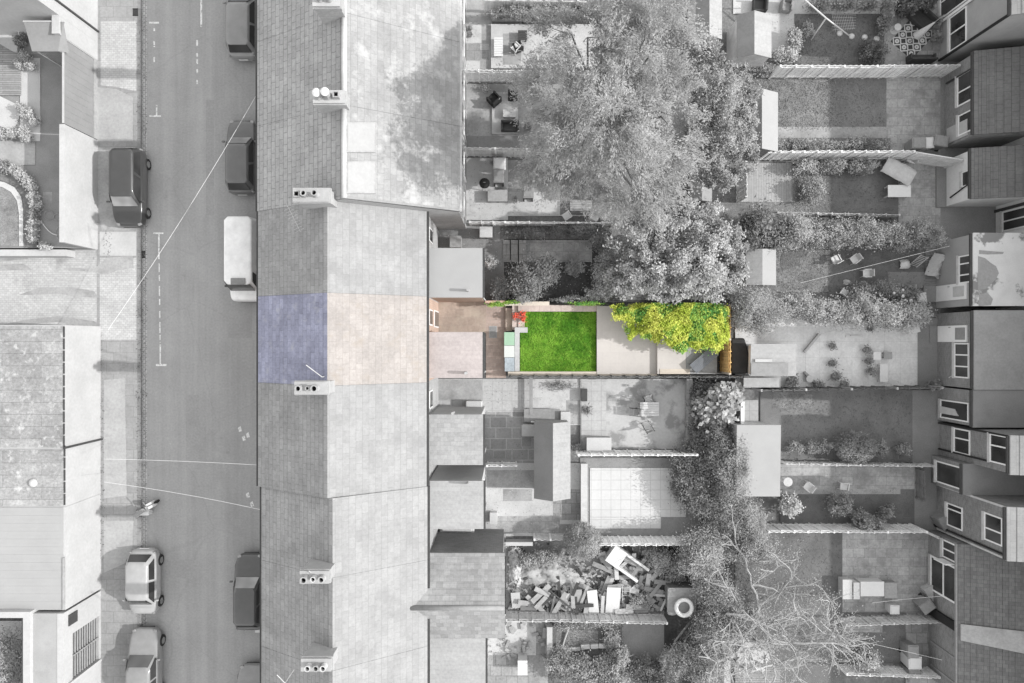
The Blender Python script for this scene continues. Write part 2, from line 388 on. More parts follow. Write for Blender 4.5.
def pav(m,pts,l=1):
    _rs[0]+=1; return sheet('pavement',m,pts,.115+.004*l+.0004*_rs[0])
pav(mt['block'],[(102,22),(137.5,22),(137.5,92),(118,88),(102,86)])
pav(mt['pave_light'],[(99,88),(118,90),(134,98),(134,142),(99,142)])
pav(mt['concrete_grey'],[(97.5,148),(118,148),(137.5,148),(137.5,231),(103,231),(98,200)])
pav(mt['render'],[(101,232),(137.5,232),(137.5,256),(101,256)])
pav(mt['block'],[(101,258),(137.5,258),(137.5,340),(101,340)])
pav(mt['concrete_grey'],[(97,268),(108,258),(134.5,256),(134.5,268),(118,271),(108,275),(98,274)],2)
pav(mt['pave_light'],[(105,380),(126,378),(128,495),(105,498)])
pav(mt['pave_light'],[(105,520),(135,520),(132,560),(105,572)])

def paint(pts): return sheet('road_marking',mt['road_paint'],pts,.004)
def prect(a,b,c,d): paint([(a,b),(c,b),(c,d),(a,d)])
# parking bay: end bars, a worn dashed edge
prect(153.5,232.5,163.5,234); prect(158.2,234,159.7,259); prect(156,364,166.5,366); prect(159.6,342,161,364)
for y0,y1 in ((263,272),(275,281),(286,296),(299,305),(311,318),(322,333),(335,340)):
    prect(158.6+(y0-260)*.012,y0,159.8+(y0-260)*.012,y1)
prect(149.5,115.3,161,116.8); prect(156,105,157.4,115.3); prect(149,21.8,159,23.6)
for y0,y1 in ((28,31),(41,45),(46,47),(57,62)): prect(153.5,y0,155,y1)
prect(200.2,0,202.2,27); 
for y0,y1 in ((40,46),(53,57),(59,64),(69,73),(80,84)): prect(196.3,y0,198,y1)
for x,y in ((238,428),(242,437),(246,434),(250,503),(246,494)): paint([(x,y),(x+2.5,y-2),(x+4,y+3),(x+1,y+4)])
# iron covers and gullies in the street
for n,(a,b,c,d),lab in ((0,(141.6,251,145.6,258),'small dark drain grate in the gutter below the black parked car'),
                        (1,(134,9.5,139.5,17),'dark drain grate beside the kerb at the far end of the pavement')):
    x0,x1,y0,y1=RC(a,b,c,d); t=MB(); zz=.005 if n==0 else .118
    t.box(x0,x1,y0,y0+.05,zz,zz+.02).box(x0,x1,y1-.05,y1,zz,zz+.02)
    k=5
    for i in range(k): xx=x0+(x1-x0)*(i+.2)/k; t.box(xx,xx+(x1-x0)/k*.6,y0+.05,y1-.05,zz,zz+.015)
    tag(t.build('drain_grate',mt['black']),lab,'drain')

# driveway and forecourt left of the pavement
sheet('driveway',mt['block'],[(-60,250),(101,250),(101,325),(-60,325)],.11)
for pts in ([(0,258),(28,256.5),(30,259),(12,261),(0,261)],[(20,295),(40,288),(70,287),(95,291),(100,298),(78,297),(60,294),(35,295)],
            [(0,326),(25,320),(60,316),(95,321),(106,327),(80,326),(60,322),(30,324)],[(0,265),(25,264),(34,270),(0,271)],[(65,268),(98,269),(97,272),(70,271)]):
    sheet('driveway',mt['concrete_grey'],pts,.114)
sheet('pavement',mt['render'],[(-60,620),(101,620),(101,760),(-60,760)],.11)

# ------------------------------------------------------------------ left side of the street
def facade_box(name,m,parent,x0,x1,y0,y1,z0,z1): return MB().box(x0,x1,y0,y1,z0,z1).build(name,m,parent)

# white walled front yard
x98=P(99,0)[0]; 
t=thing('garden_wall','low white rendered yard wall along the pavement beside the black estate car','wall',(x98,8,0))
def rel(t,mb,name,m,parent=None,**k):
    o=mb.build(name,m,parent or t,**k); o.location=(-t.location.x,-t.location.y,-t.location.z) if parent is None else o.location; return o
HW=2.9; YZ=.85     # the yard behind stands higher than the pavement
yA=P(0,250)[1]; yB=P(0,141)[1]; yC=P(0,61)[1]; yD=P(0,44)[1]
rel(t,MB().box(x98-.22,x98,yA,yB,0,HW),'wall_body',mt['render']); rel(t,MB().box(x98-.25,x98+.03,yA,yB+.0,HW,HW+.06),'coping',mt['render'])
t=thing('panel_fence','plain grey boarded fence panel standing between two white walls along the pavement','fence',(x98,13,0))
b=MB()
n=12
for i in range(n):
    y0=yB+.06+(yC-yB-.12)*i/n; b.box(x98-.10-(i%2)*.008,x98-.04,y0,yB+.06+(yC-yB-.12)*(i+1)/n-.006,.45,HW)
rel(t,b,'panel',mt['fence_plain']); rel(t,MB().box(x98-.16,x98,yB+.04,yC-.04,0,.43),'gravel_board',mt['concrete_grey'])
rel(t,MB().box(x98-.16,x98-.02,yC-.05,yC,0,HW+.05),'post',mt['render']); rel(t,MB().box(x98-.12,x98-.03,yB+.06,yC-.06,HW,HW+.04),'rail',mt['render'])
t=tag(MB().box(x98-.3,x98,yC+.003,yD,0,3.3).box(x98-.34,x98+.04,yC+.003,yD,3.3,3.4).build('garden_wall',mt['render']),'short tall white wall joining the grey fence to the corner house','wall')
# the corner house, its tall white gable wall
t=thing('corner_house','tall white rendered house at the street end with a dark downpipe on its front','house',(x98-3,20,0))
rel(t,MB().box(x98-9,x98,yD+.004,yD+9,0,5.6),'wall',mt['render'])
rel(t,MB().box(x98-9.2,x98+.25,yD-.15,yD+9.2,5.6,5.75),'roof',mt['felt'])
yp=P(0,33.5)[1]; rel(t,MB().box(x98,x98+.09,yp,yp+.09,.1,5.55),'downpipe',mt['dark'])
# porch canopy
t=thing('porch_canopy','grey flat canopy with a sloping end on thin posts against the white corner house','canopy',(x98-2,16,0))
z=3.2; ax,ay=P(25,22,z); bx,by=P(65,50,z)
rel(t,MB().quad((ax,ay,z+.1),(bx-.02,ay,z+.1),(bx-.45,by,z-.15),(ax+.25,by,z-.15)).quad((bx-.02,ay,z+.1),(bx-.02,by,z-.35),(bx-.45,by,z-.15)).quad((ax,ay,z),(ax+.25,by,z-.25),(bx-.45,by,z-.25),(bx-.02,ay,z)).quad((ax+.25,by,z-.15),(bx-.45,by,z-.15),(bx-.45,by,z-.25),(ax+.25,by,z-.25)).quad((ax,ay,z),(ax,ay,z+.1),(ax+.25,by,z-.15),(ax+.25,by,z-.25)),'canopy_roof',mt['fence_plain'])
rel(t,MB().box(ax,bx-.03,ay-.06,ay,z+.1,z+.16),'edge_trim',mt['offwhite'])
for xx in (ax+.35,bx-.5): rel(t,MB().box(xx,xx+.08,by+.05,by+.13,0,z-.27),'post',mt['offwhite'])
# yard surfaces
xw=x98-.25
slab('yard',mt['concrete_dark'],[(-36,P(0,250)[1]),(xw,P(0,250)[1]),(xw,P(0,45)[1]),(-36,P(0,45)[1])],YZ,px=False)
rslab('path',mt['concrete'],20,58,40,141,YZ+.05); rslab('path',mt['concrete_grey'],-40,141,35,165,YZ+.04)
rslab('decking',mt['wood'],-40,42,20,95,YZ+.15)
slab('path',mt['concrete'],[(-20,85),(0,96),(20,106),(19,118),(12,130),(-20,120)],YZ+.07)
slab('path',mt['render'],[(-20,18),(4,22),(18,38),(17,52),(12,51),(0,44),(-20,30)],YZ+.25)
rslab('path',mt['render'],-40,249.5,66,256,YZ+.05)
pts=[(-10,180),(4,182),(14,187),(21,197),(23,212),(23,246),(19,246),(19,214),(17,201),(11,192),(2,187),(-10,185)]
slab('path',mt['concrete'],pts,YZ+.09)
slab('lawn',mt['lawn_rough'],[(-40,186),(2,187),(11,192),(17,201),(19,214),(19,246),(-40,246)],YZ+.05)
slab('flower_bed',mt['soil'],[(-10,168),(10,168),(28,178),(37,196),(37,247),(24,247),(24,212),(22,196),(14,186),(0,180),(-10,180)],YZ+.07)
slab('yard',mt['concrete_grey'],[(43,192),(52,192),(52,203),(43,203)],YZ+.006)

# long flat roofed building on the left
XF=P(102,0)[0]
def low_block(label,ya,yb,hh,roofm,px_l=-90,trim=True):
    x0=-36; y1=P(0,ya)[1]; y0=P(0,yb)[1]
    t=thing('flat_roof_building',label,'building',(XF-4,(y0+y1)/2,0))
    rel(t,MB().box(x0,XF,y0,y1,0,hh),'wall',mt['render'])
    if roofm: rel(t,MB().box(x0,XF-.06,y0+.05,y1-.05,hh,hh+.05),'roof',roofm)
    if trim:
        b=MB()
        k=0; yy=y0+.1
        while yy<y1-.3: b.box(XF-.055,XF+.0,yy,yy+.55,hh+.003,hh+.07); yy+=.62
        rel(t,b,'gutter',mt['dark'])
    return t,y0,y1
t,y0,y1=low_block('long low building under weathered grey felt roof sheets, left of the road',326.4,439.6,3.15,mt['bitumen'])
xx,yy=P(106,443)
rel(t,MB().box(XF,XF+.12,y0-.0,y0+.09,0,3.3),'downpipe',mt['dark'])
t,y0,y1=low_block('low building with streaked grey felt roof and a small pale dome on it',439.8,493.2,3.1,mt['bitumen'])
b=MB(); dx,dy=P(33,483,3.2); b.lathe((dx,dy,3.15),[(.22,0),(.22,.06),(.16,.14),(.06,.18)],12); rel(t,b,'roof_light',mt['offwhite'],smooth=True)
t,y0,y1=low_block('low building with a smooth white ribbed roof beside the two silver parked cars',493.4,588,3.1,None,trim=False)
b=MB(); x0=-36; n=26
for i in range(n):
    ya=y0+.03+(y1-y0-.06)*i/n; yb=y0+.03+(y1-y0-.06)*(i+1)/n
    b.box(x0,XF-.1,ya,yb,3.1,3.13+.008*(i%2))
rel(t,b,'roof',mt['roof_smooth']); rel(t,MB().box(XF-.095,XF-.01,y0+.03,y0+2.7,3.1,3.2),'gutter',mt['lead'])
# bottom-left house with a vent grille and a walled court
t=thing('corner_building','white rendered building with a dark louvred opening and flat parapet roof, bottom left corner','building',(XF-3,-19,0))
yt=P(0,590)[1]; hb=3.3
yv0=P(0,657)[1]; yv1=P(0,614)[1]
yb=-27
xr=P(102,0)[0]
# front wall with an opening
rel(t,MB().box(xr-.3,xr,yv1,yt,0,hb).box(xr-.3,xr,yb,yv0,0,hb).box(xr-.3,xr,yv0,yv1,0,.25).box(xr-.3,xr,yv0,yv1,2.55,hb),'wall',mt['render'])
rel(t,MB().box(xr-2.0,xr-.303,yb,yt,0,hb-.02),'wall',mt['render_grey'])
b=MB()
for i in range(11): b.obox((xr-.10,(yv0+yv1)/2,.34+i*.205),(.075,yv1-yv0-.04,.02),0,.5)
rel(t,b,'louvre',mt['grey']); rel(t,MB().box(xr-.30,xr-.27,yv0+.01,yv1-.01,.26,2.54),'backing',mt['hole']);  # black panel standing in for the shade behind the slats
ym=(yv0+yv1)/2; rel(t,MB().box(xr-.08,xr-.02,ym-.04,ym+.04,.25,2.55),'mullion',mt['grey'])
rel(t,MB().box(xr+.003,xr+.1,yv0-.12,yv0-.0,.2,2.9),'side_trim',mt['offwhite'])
xs=P(59,0,hb)[0]; ysq=P(0,617,2.9)[1]
rel(t,MB().box(xr+.002,xr+.05,P(0,624,2.6)[1],P(0,613,2.6)[1],2.2,2.9),'vent',mt['dark'])
t=thing('parapet_wall','white parapet wall round the bushy court in the bottom left corner','wall',(-26,-18,0))
z=3.5; a0,b0=P(23,612,z); a1,b1=P(30,612,z)
rel(t,MB().box(a0,a1,-30,b0,0,z).box(-37,a0,b0-.3,b0,0,z),'wall_body',mt['render']); rel(t,MB().box(a0-.08,a0-.003,-30,b0-.3,z-.8,z-.02),'inner_rail',mt['dark'])
t=tag(MB().box(-37,a1+.9,P(0,611,3.2)[1],P(0,605,3.2)[1],0,2.9).build('garden_wall',mt['concrete_grey']),'grey wall in the gap below the smooth white roofed building','wall')

# ------------------------------------------------------------------ the terrace in the middle
EZ=5.5
def slope(name,m,parent,xe,ze,xr,zr,y0,y1,courses,step=.022,thick=.1,):
    """roof slope from eaves (xe,ze) to ridge (xr,zr): a saw-tooth of courses"""
    b=MB()
    for i in range(courses):
        f0=i/courses; f1=(i+1)/courses
        xa=xe+(xr-xe)*f0; xb=xe+(xr-xe)*f1; za=ze+(zr-ze)*f0; zb=ze+(zr-ze)*f1
        if xr>xe: b.quad((xa,y1,za+step),(xa,y0,za+step),(xb,y0,zb),(xb,y1,zb)); 
        else: b.quad((xa,y0,za+step),(xa,y1,za+step),(xb,y1,zb),(xb,y0,zb))
        if i>0:
            b.quad((xa,y0,za),(xa,y1,za),(xa,y1,za+step),(xa,y0,za+step))
    b.quad((xe,y0,ze-thick),(xe,y1,ze-thick),(xe,y1,ze+step),(xe,y0,ze+step))
    b.quad((xe,y0,ze-thick),(xr,y0,zr-thick),(xr,y1,zr-thick),(xe,y1,ze-thick))
    for y in (y0,y1): b.quad((xe,y,ze-thick),(xr,y,zr-thick),(xr,y,zr),(xe,y,ze+step))
    o=b.build(name,m); o.parent=parent; return o

def local(parent):
    """shift children built in world coordinates under an Empty that is not at the origin"""
    for c in parent.children:
        c.matrix_parent_inverse = Matrix.Identity(4); c.location = c.location - parent.location
        
def terrace(label,y0,y1,xe,xr,zr,xb,mf,mr,ridge=None,wallm='brick_light',ridge_m='lead',ze_r=EZ,nf=22,nr=18):
    t=thing('terraced_house',label,'house',(xr,(y0+y1)/2,0),group='terraced houses with slate roofs')
    kids=[]
    fx=xe+.2; bx=xb-.03
    kids.append(MB().box(fx,bx,y0,y1,0,5.3).build('wall',mt[wallm]))
    kids.append(MB().quad((fx,y0+.002,5.3),(bx,y0+.002,5.3),(xr,y0+.002,zr-.15)).quad((fx,y1-.002,5.3),(bx,y1-.002,5.3),(xr,y1-.002,zr-.15)).build('gable_wall',mt[wallm]))
    e=.004
    kids.append(slope('front_roof',mt[mf],None,xe,EZ,xr,zr,y0+e,y1-e,nf))
    kids.append(slope('rear_roof',mt[mr],None,xb,ze_r,xr,zr,y0+e,y1-e,nr,step=.012))
    if ridge:
        kids.append(MB().tube([(xr,y0+.01,zr-.02),(xr,y1-.01,zr-.02)],ridge,8).build('ridge_tiles',mt[ridge_m],smooth=True))
    # gutters
    kids.append(MB().box(xe-.11,xe-.003,y0+e,y1-e,EZ-.16,EZ-.05).build('gutter',mt['dark']))
    kids.append(MB().box(xb+.003,xb+.11,y0+e,y1-e,ze_r-.16,ze_r-.05).build('gutter',mt['offwhite' if xb>-3 else 'dark']))
    # street front: door, two windows
    for (a,b_,c,d,nm) in ((.12,.30,.15,2.15,'door'),(.45,.85,.9,2.2,'window'),(.12,.38,3.2,4.5,'window'),(.55,.85,3.2,4.5,'window')):
        ya=y0+(y1-y0)*a; yb_=y0+(y1-y0)*b_
        fr=MB().box(fx-.05,fx-.003,ya,yb_,c,d).build(nm,mt['upvc'] if nm=='window' else mt['dark']); kids.append(fr)
        if nm=='window':
            pn=MB().box(fx-.056,fx-.052,ya+.07,yb_-.07,c+.07,d-.07).build('pane',mt['glass']); pn.parent=fr
        else:
            hd=MB().box(fx-.09,fx-.052,ya+.08,ya+.12,1.0,1.12).build('handle',mt['metal']); hd.parent=fr
    for k in kids:
        k.parent=t; k.location=(-t.location.x,-t.location.y,0)
    return t
U=dict(xe=-12.12,xr=-7.28,zr=8.45,xb=-2.5,mf='roof_front',mr='roof_rear_up',ridge=.13,ridge_m='offwhite')
Mi=dict(xe=-12.08,xr=-8.13,zr=7.95,xb=-4.07)
Lo=dict(xe=-11.92,xr=-7.9,zr=7.95,xb=-4.03)
TH={}
TH['a']=terrace('terraced house nearest the top edge, mottled grey rear slope cut by the picture edge',18.4,22.6,**U)
TH['b']=terrace('terraced house with a wide grey rear slope, just below the topmost chimney',14.25,18.4,**U)
TH['c']=terrace('terraced house with dappled tree shade over its rear slope and a three-pot chimney',10.25,14.25,**U)
TH['d']=terrace('terraced house with two white roof windows set in its rear slope',6.2,10.25,**U)
TH['e']=terrace('terraced house with dark front slates and pale rear slope beside a low white outrigger',2.15,6.2,mf='roof_front_dark',mr='roof_rear',**Mi)
TH['f']=terrace('terraced house with blue front slates and a pinkish rear slope',-1.95,2.15,mf='roof_blue',mr='roof_pink',wallm='brick_warm',**Mi)
TH['g']=terrace('terraced house with pale rear slates and one darker square tile, below the blue roofed house',-6.9,-1.95,mf='roof_front_dark',mr='roof_rear',**Mi)
TH['h']=terrace('terraced house with a stepped roof edge above the lower two-pot chimney',-10.4,-6.9,mf='roof_front_dark',mr='roof_rear',**Lo)
TH['i']=terrace('terraced house joined at the back by a tiled gable outrigger',-14.5,-10.4,mf='roof_front_dark',mr='roof_rear',**Lo)
TH['j']=terrace('terraced house at the bottom edge of the row beside the lowest chimney',-19.2,-14.5,mf='roof_front_dark',mr='roof_rear',**Lo)
TH['k']=terrace('last terraced house of the row, almost wholly below the bottom edge of the picture',-23.4,-19.2,mf='roof_front_dark',mr='roof_rear',**Lo)
def kid(t,o): o.parent=t; o.location=(-t.location.x,-t.location.y,-t.location.z); return o

# party-wall seams
# odd slate on the pale roof
x,y=P(380,443,7.2); 
def on_rear(px,py,h0=7.95,xr=-8.13,xb=-4.07):
    z=7
    for _ in range(20):
        X=P(px,py,z)[0]; z=h0+(X-xr)/(xb-xr)*(EZ-h0)
    return P(px,py,z)[0],P(px,py,z)[1],z
def rear_patch(t,name,m,a,b,c,d,lift=.03,thick=.02,**kw):
    p=[on_rear(*q,**kw) for q in ((a,d),(c,d),(c,b),(a,b))]
    bb=MB(); bb.quad(*[(x,y,z+lift+thick) for x,y,z in p])
    for i in range(4):
        j=(i+1)%4; bb.quad((p[i][0],p[i][1],p[i][2]-.02),(p[j][0],p[j][1],p[j][2]-.02),(p[j][0],p[j][1],p[j][2]+lift+thick),(p[i][0],p[i][1],p[i][2]+lift+thick))
    return kid(t,bb.build(name,m))
rear_patch(TH['g'],'odd_slate',mt['felt'],376.5,440,383.5,447,.0,.018)
for a,b,c,d in ((347,123,375,152),(347,162,375,193)):
    kw=dict(h0=8.45,xr=-7.28,xb=-2.5)
    f=rear_patch(TH['d'],'roof_window',mt['lead'],a,b,c+.8,d+.8,.05,.05,**kw)
    o=rear_patch(TH['d'],'blind_pane',mt['skylight_blind'],a+1.5,b+1.2,c-.5,d-.5,.09,.025,**kw); o.parent=f; o.location=(0,0,0)
# party seam flashing strips on the rear slopes
def seam(t,y,xr,zr,xb,m='lead',w=.1):
    b=MB(); b.quad((xr,y-w,zr+.03),(xb,y-w,EZ+.05),(xb,y+w,EZ+.05),(xr,y+w,zr+.03)).quad((xr,y-w,zr-.1),(xb,y-w,EZ-.1),(xb,y-w,EZ+.05),(xr,y-w,zr+.03)).quad((xr,y+w,zr-.1),(xb,y+w,EZ-.1),(xb,y+w,EZ+.05),(xr,y+w,zr+.03))
    kid(t,b.build('seam_flashing',mt[m]))
seam(TH['d'],6.25,-7.28,8.47,-2.5,'felt',.05)

# chimneys
def chimney(t,x0,x1,yc,zt,pots,w=.5,zb=6.6,m='brick_light',flash=True,capm='render'):
    s=kid(t,MB().box(x0,x1,yc-w/2,yc+w/2,zb,zt).box(x0-.05,x1+.05,yc-w/2-.05,yc+w/2+.05,zt-.28,zt-.1).build('chimney',mt[m]))
    f=MB().box(x0-.02,x1+.02,yc-w/2-.02,yc+w/2+.02,zt,zt+.05).build('cap',mt[capm]); f.parent=s
    for (px,r,h,kind) in pots:
        b=MB()
        if kind=='square':
            b.box(px-r,px+r,yc-r,yc-r+.04,zt+.05,zt+h).box(px-r,px+r,yc+r-.04,yc+r,zt+.05,zt+h).box(px-r,px-r+.04,yc-r+.04,yc+r-.04,zt+.05,zt+h).box(px+r-.04,px+r,yc-r+.04,yc+r-.04,zt+.05,zt+h)
        else:
            b.lathe((px,yc,zt+.05),[(r*.95,0),(r,.08),(r*.85,.12),(r*.8,h-.12),(r,h-.1),(r,h),(r*.72,h),(r*.70,h-.3)],14)
        p=b.build('chimney_pot',mt['lead'] if kind!='pale' else mt['offwhite'],smooth=False); p.parent=s
        if kind=='capped':
            q=MB().lathe((px,yc,zt+h),[(r*1.05,0),(r*1.05,.04),(r*.4,.14)],14).build('pot_cap',mt['upvc']); q.parent=s
        else:
            q=MB().lathe((px,yc,zt+h-.16),[(r*.71,0),(r*.71,.01)],14).build('flue',mt['hole']); q.parent=s
    return s
chimney(TH['b'],-8.3,-7.2,14.25,9.5,[(-7.98,.14,.5,'p'),(-7.6,.14,.5,'p')])
chimney(TH['c'],-8.35,-7.05,10.3,9.25,[(-8.1,.17,.5,'capped'),(-7.72,.17,.6,'capped'),(-7.34,.13,.35,'square')])
chimney(TH['d'],-9.25,-7.75,6.2,9.1,[(-9.05,.13,.3,'square'),(-8.72,.13,.4,'p'),(-8.25,.13,.45,'p')],w=.55,capm='chimney_white',m='chimney_white')
chimney(TH['f'],-9.2,-7.85,-1.97,9.05,[(-8.95,.14,.4,'p'),(-8.28,.15,.4,'p'),(-8.6,.09,.25,'pale')],w=.5,m='chimney_white',capm='chimney_white')
chimney(TH['h'],-9.0,-7.8,-10.02,8.95,[(-8.75,.15,.4,'p'),(-8.02,.14,.35,'p'),(-8.38,.12,.3,'pale')],w=.5,m='chimney_white',capm='chimney_white')
chimney(TH['i'],-8.95,-7.7,-13.75,8.95,[(-8.6,.13,.35,'pale'),(-8.25,.13,.35,'p'),(-7.95,.13,.35,'pale')],w=.5,m='chimney_white',capm='chimney_white')
# aerials
def aerial(label,p,dirv,L,z):
    t=thing('tv_aerial',label,'aerial',(p[0],p[1],z-1.2))
    MB().tube([(0,0,0),(0,0,1.3)],.014,6).build('mast',mt['metal'],t)
    d=Vector((dirv[0],dirv[1],0)).normalized(); n=Vector((-d.y,d.x,0))
    MB().tube([tuple(Vector((0,0,1.2))-d*.2),tuple(Vector((0,0,1.2))+d*L)],.011,6).build('boom',mt['metal'],t)
    b=MB()
    for i in range(9):
        c=Vector((0,0,1.2))+d*(L*(i+.5)/9); b.tube([tuple(c-n*.2),tuple(c+n*.2)],.008,5)
    b.build('element_rods',mt['metal'],t)
aerial('white comb-shaped television aerial beside the three-flue white chimney',P(288,207,9.6),(.45,-.9),1.15,9.6)
for lab,a,b in (('thin white pole leaning over the chimney of the blue roofed house',(306,365),(322,377)),('thin white pole leaning over the lower two-pot chimney',(309,571),(319,580)),('thin white pole on the front slope near the bottom edge of the row',(277,675),(285,683))):
    za=9.0; q0=P(*a,9.2); q1=P(*b,8.2)
    bb=MB(); bb.tube([(q1[0],q1[1],7.0),(q1[0],q1[1],8.2),(q0[0],q0[1],9.2)],.02,6); tag(bb.build('aerial_pole',mt['offwhite']),lab,'aerial')

# rear outriggers (two storeys) -----------------------------------------------------------
def outrigger(t,name,pa,pb,py0,py1,hz,roofm,wallm,slopey=.0,flue=None,wins=(),skipw=False,xr_=None):
    x0=-4.08; x1=P(pb,0,hz)[0]; y1=P(0,py0,hz)[1]; y0=P(0,py1,hz)[1]
    w=kid(t,MB().box(x0,x1-.1,y0+.06,y1-.06,0,hz-.12).build(name,mt[wallm]))
    xs=P(pa,0,hz)[0]
    r=MB().box(xs,x1,y0,y1,hz-.12,hz).build('outrigger_roof',mt[roofm]); r.parent=w
    gmb=MB().box(x1+.003,x1+.1,y0,y1,hz-.14,hz-.04).build('gutter',mt['dark']); gmb.parent=w
    gp=MB().tube([(x1+.05,y0+.12,hz-.14),(x1-.04,y0+.12,hz-.5),(x1-.04,y0+.12,.1)],.04,8).build('downpipe',mt['offwhite']); gp.parent=w
    # rear door and windows
    for (a,b,c,d,nm) in ((.2,.8,.8,2.1,'window'),(.25,.75,3.1,4.3,'window')):
        ya=y0+(y1-y0)*a; yb_=y0+(y1-y0)*b
        f=MB().box(x1-.099,x1-.06,ya,yb_,c,d).build(nm,mt['upvc']); f.parent=w
        q=MB().box(x1-.058,x1-.054,ya+.06,yb_-.06,c+.06,d-.06).build('pane',mt['glass']); q.parent=f
    if flue:
        fx,fy=P(flue[0],flue[1],hz+.3); q=MB().tube([(fx,fy,hz-.01),(fx,fy,hz+.55)],.07,10).build('flue_pipe',mt['lead']); q.parent=w
    return w
outrigger(TH['e'],'outrigger',428.5,482.5,248,297.5,5.0,'roof_smooth','brick_warm',flue=(468,290))
outrigger(TH['f'],'outrigger',428.5,482.5,332,378,4.9,'roof_flat_pink','render',flue=(466,373))
outrigger(TH['g'],'outrigger',428.5,483,414.5,465,4.9,'roof_patchy','render',flue=(453,413))
outrigger(TH['h'],'outrigger',430,483.5,481,529,4.9,'roof_flat','render',flue=(467.5,484))
outrigger(TH['j'],'outrigger',430,485.5,636.5,700,4.6,'roof_flat','render')
# gable outrigger
t=TH['i']; hz=4.6; x1=P(505,0,hz)[0]; y1=P(0,553,hz)[1]; y0=P(0,638,hz)[1]; zr=5.9; yr=P(0,608,zr)[1]; xs=-4.05
w=kid(t,MB().box(xs,x1-.1,y0+.1,y1-.1,0,hz-.1).quad((x1-.1,y0+.1,hz-.1),(x1-.1,y1-.1,hz-.1),(x1-.1,yr,zr-.12)).build('outrigger',mt['brick']))
xv=P(411,0,zr)[0]
def yslope(m,ya,za,yb,zb,xl0,xl1,xr,n=9,nm='outrigger_roof'):
    b=MB(); st=.02
    for i in range(n):
        f0,f1=i/n,(i+1)/n; yA=ya+(yb-ya)*f0; yB_=ya+(yb-ya)*f1; zA=za+(zb-za)*f0; zB=za+(zb-za)*f1
        xA=xl0+(xl1-xl0)*f0; xB=xl0+(xl1-xl0)*f1
        q=[(xA,yA,zA+st),(xr,yA,zA+st),(xr,yB_,zB),(xB,yB_,zB)]
        b.quad(*(q if yb>ya else q[::-1]))
        if i: b.quad((xA,yA,zA),(xr,yA,zA),(xr,yA,zA+st),(xA,yA,zA+st))
    b.quad((xl0,ya,za-.1),(xr,ya,za-.1),(xr,ya,za+st),(xl0,ya,za+st)); b.quad((xr,ya,za-.1),(xr,yb,zb-.1),(xr,yb,zb),(xr,ya,za+st)); b.quad((xl0,ya,za-.1),(xl1,yb,zb-.1),(xr,yb,zb-.1),(xr,ya,za-.1))
    return b.build(nm,m)
for o in (yslope(mt['roof_gable_grey'],y1,hz,yr,zr,P(429,0,hz)[0],xv,x1),yslope(mt['roof_gable_grey'],y0,hz,yr,zr,P(430,0,hz)[0],xv,x1)): o.parent=w
o=MB().tube([(xv,yr,zr),(x1,yr,zr)],.12,8).build('ridge_tiles',mt['felt'],smooth=True); o.parent=w
o=MB().box(x1-.099,x1-.05,yr-.6,yr+.6,.9,2.1).build('window',mt['upvc']); o.parent=w
q=MB().box(x1-.048,x1-.044,yr-.53,yr+.53,.97,2.03).build('pane',mt['glass']); q.parent=o
# rear walls' windows in the light wells
def rear_win(t,X,yc,w,z0,z1):
    f=kid(t,MB().box(X+.002,X+.05,yc-w/2,yc+w/2,z0,z1).build('window',mt['upvc'])); p=MB().box(X+.052,X+.056,yc-w/2+.07,yc+w/2-.07,z0+.07,z1-.07).build('pane',mt['glass']); p.parent=f
rear_win(TH['f'],-4.10,1.2,.8,3.1,4.4); rear_win(TH['f'],-4.10,1.2,.9,.2,2.2); rear_win(TH['e'],-4.10,5.3,.7,3.1,4.4); rear_win(TH['g'],-4.10,-2.9,.9,3.1,4.3)
for k,yy in (('d',7.2),('d',9.3),('c',11.5),('c',13.3),('b',15.6),('b',17.3)):
    rear_win(TH[k],-2.53,yy,1.1,3.2,4.6); rear_win(TH[k],-2.53,yy,1.3,.8,2.2)
# ------------------------------------------------------------------ the row of houses on the right
def zof(X,px): return H - X*K/(px-512)
def winpx(t,parent,X,pxa,pya,pxb,pyb,name='window',m='upvc',mull=(),trans=(),fw=.07,glassm='glass',proud=.05,door=None):
    """window in a wall that faces -X at plane X, from its outline in the photograph"""
    z0,z1=zof(X,pxa),zof(X,pxb); zm=(z0+z1)/2
    y1=P(0,pya,zm)[1]; y0=P(0,pyb,zm)[1]
    return winbox(t,parent,X,y0,y1,z0,z1,name,m,mull,trans,fw,glassm,proud)
def winbox(t,parent,X,y0,y1,z0,z1,name='window',m='upvc',mull=(),trans=(),fw=.07,glassm='glass',proud=.05):
    b=MB(); xa,xb=X-proud,X-.002
    b.box(xa,xb,y0,y1,z0,z0+fw).box(xa,xb,y0,y1,z1-fw,z1).box(xa,xb,y0,y0+fw,z0+fw,z1-fw).box(xa,xb,y1-fw,y1,z0+fw,z1-fw)
    for f in mull: yy=y0+(y1-y0)*f; b.box(xa+.004,xb,yy-fw/2,yy+fw/2,z0+fw,z1-fw)
    for f in trans: zz=z0+(z1-z0)*f; b.box(xa+.008,xb,y0+fw,y1-fw,zz-fw/2,zz+fw/2)
    w=kid(t,b.build(name,mt[m]))
    p=MB().box(X-.022,X-.012,y0+fw,y1-fw,z0+fw,z1-fw).build('pane',mt[glassm]); p.parent=w
    s=MB().box(X-proud-.09,X-.002,y0-.04,y1+.04,z0-.06,z0-.003).build('sill',mt['offwhite'] if name=='window' else mt['concrete_grey']); s.parent=w
    return w
XM=26.9      # rear wall of the main row
RGX,RGZ=30.9,8.42
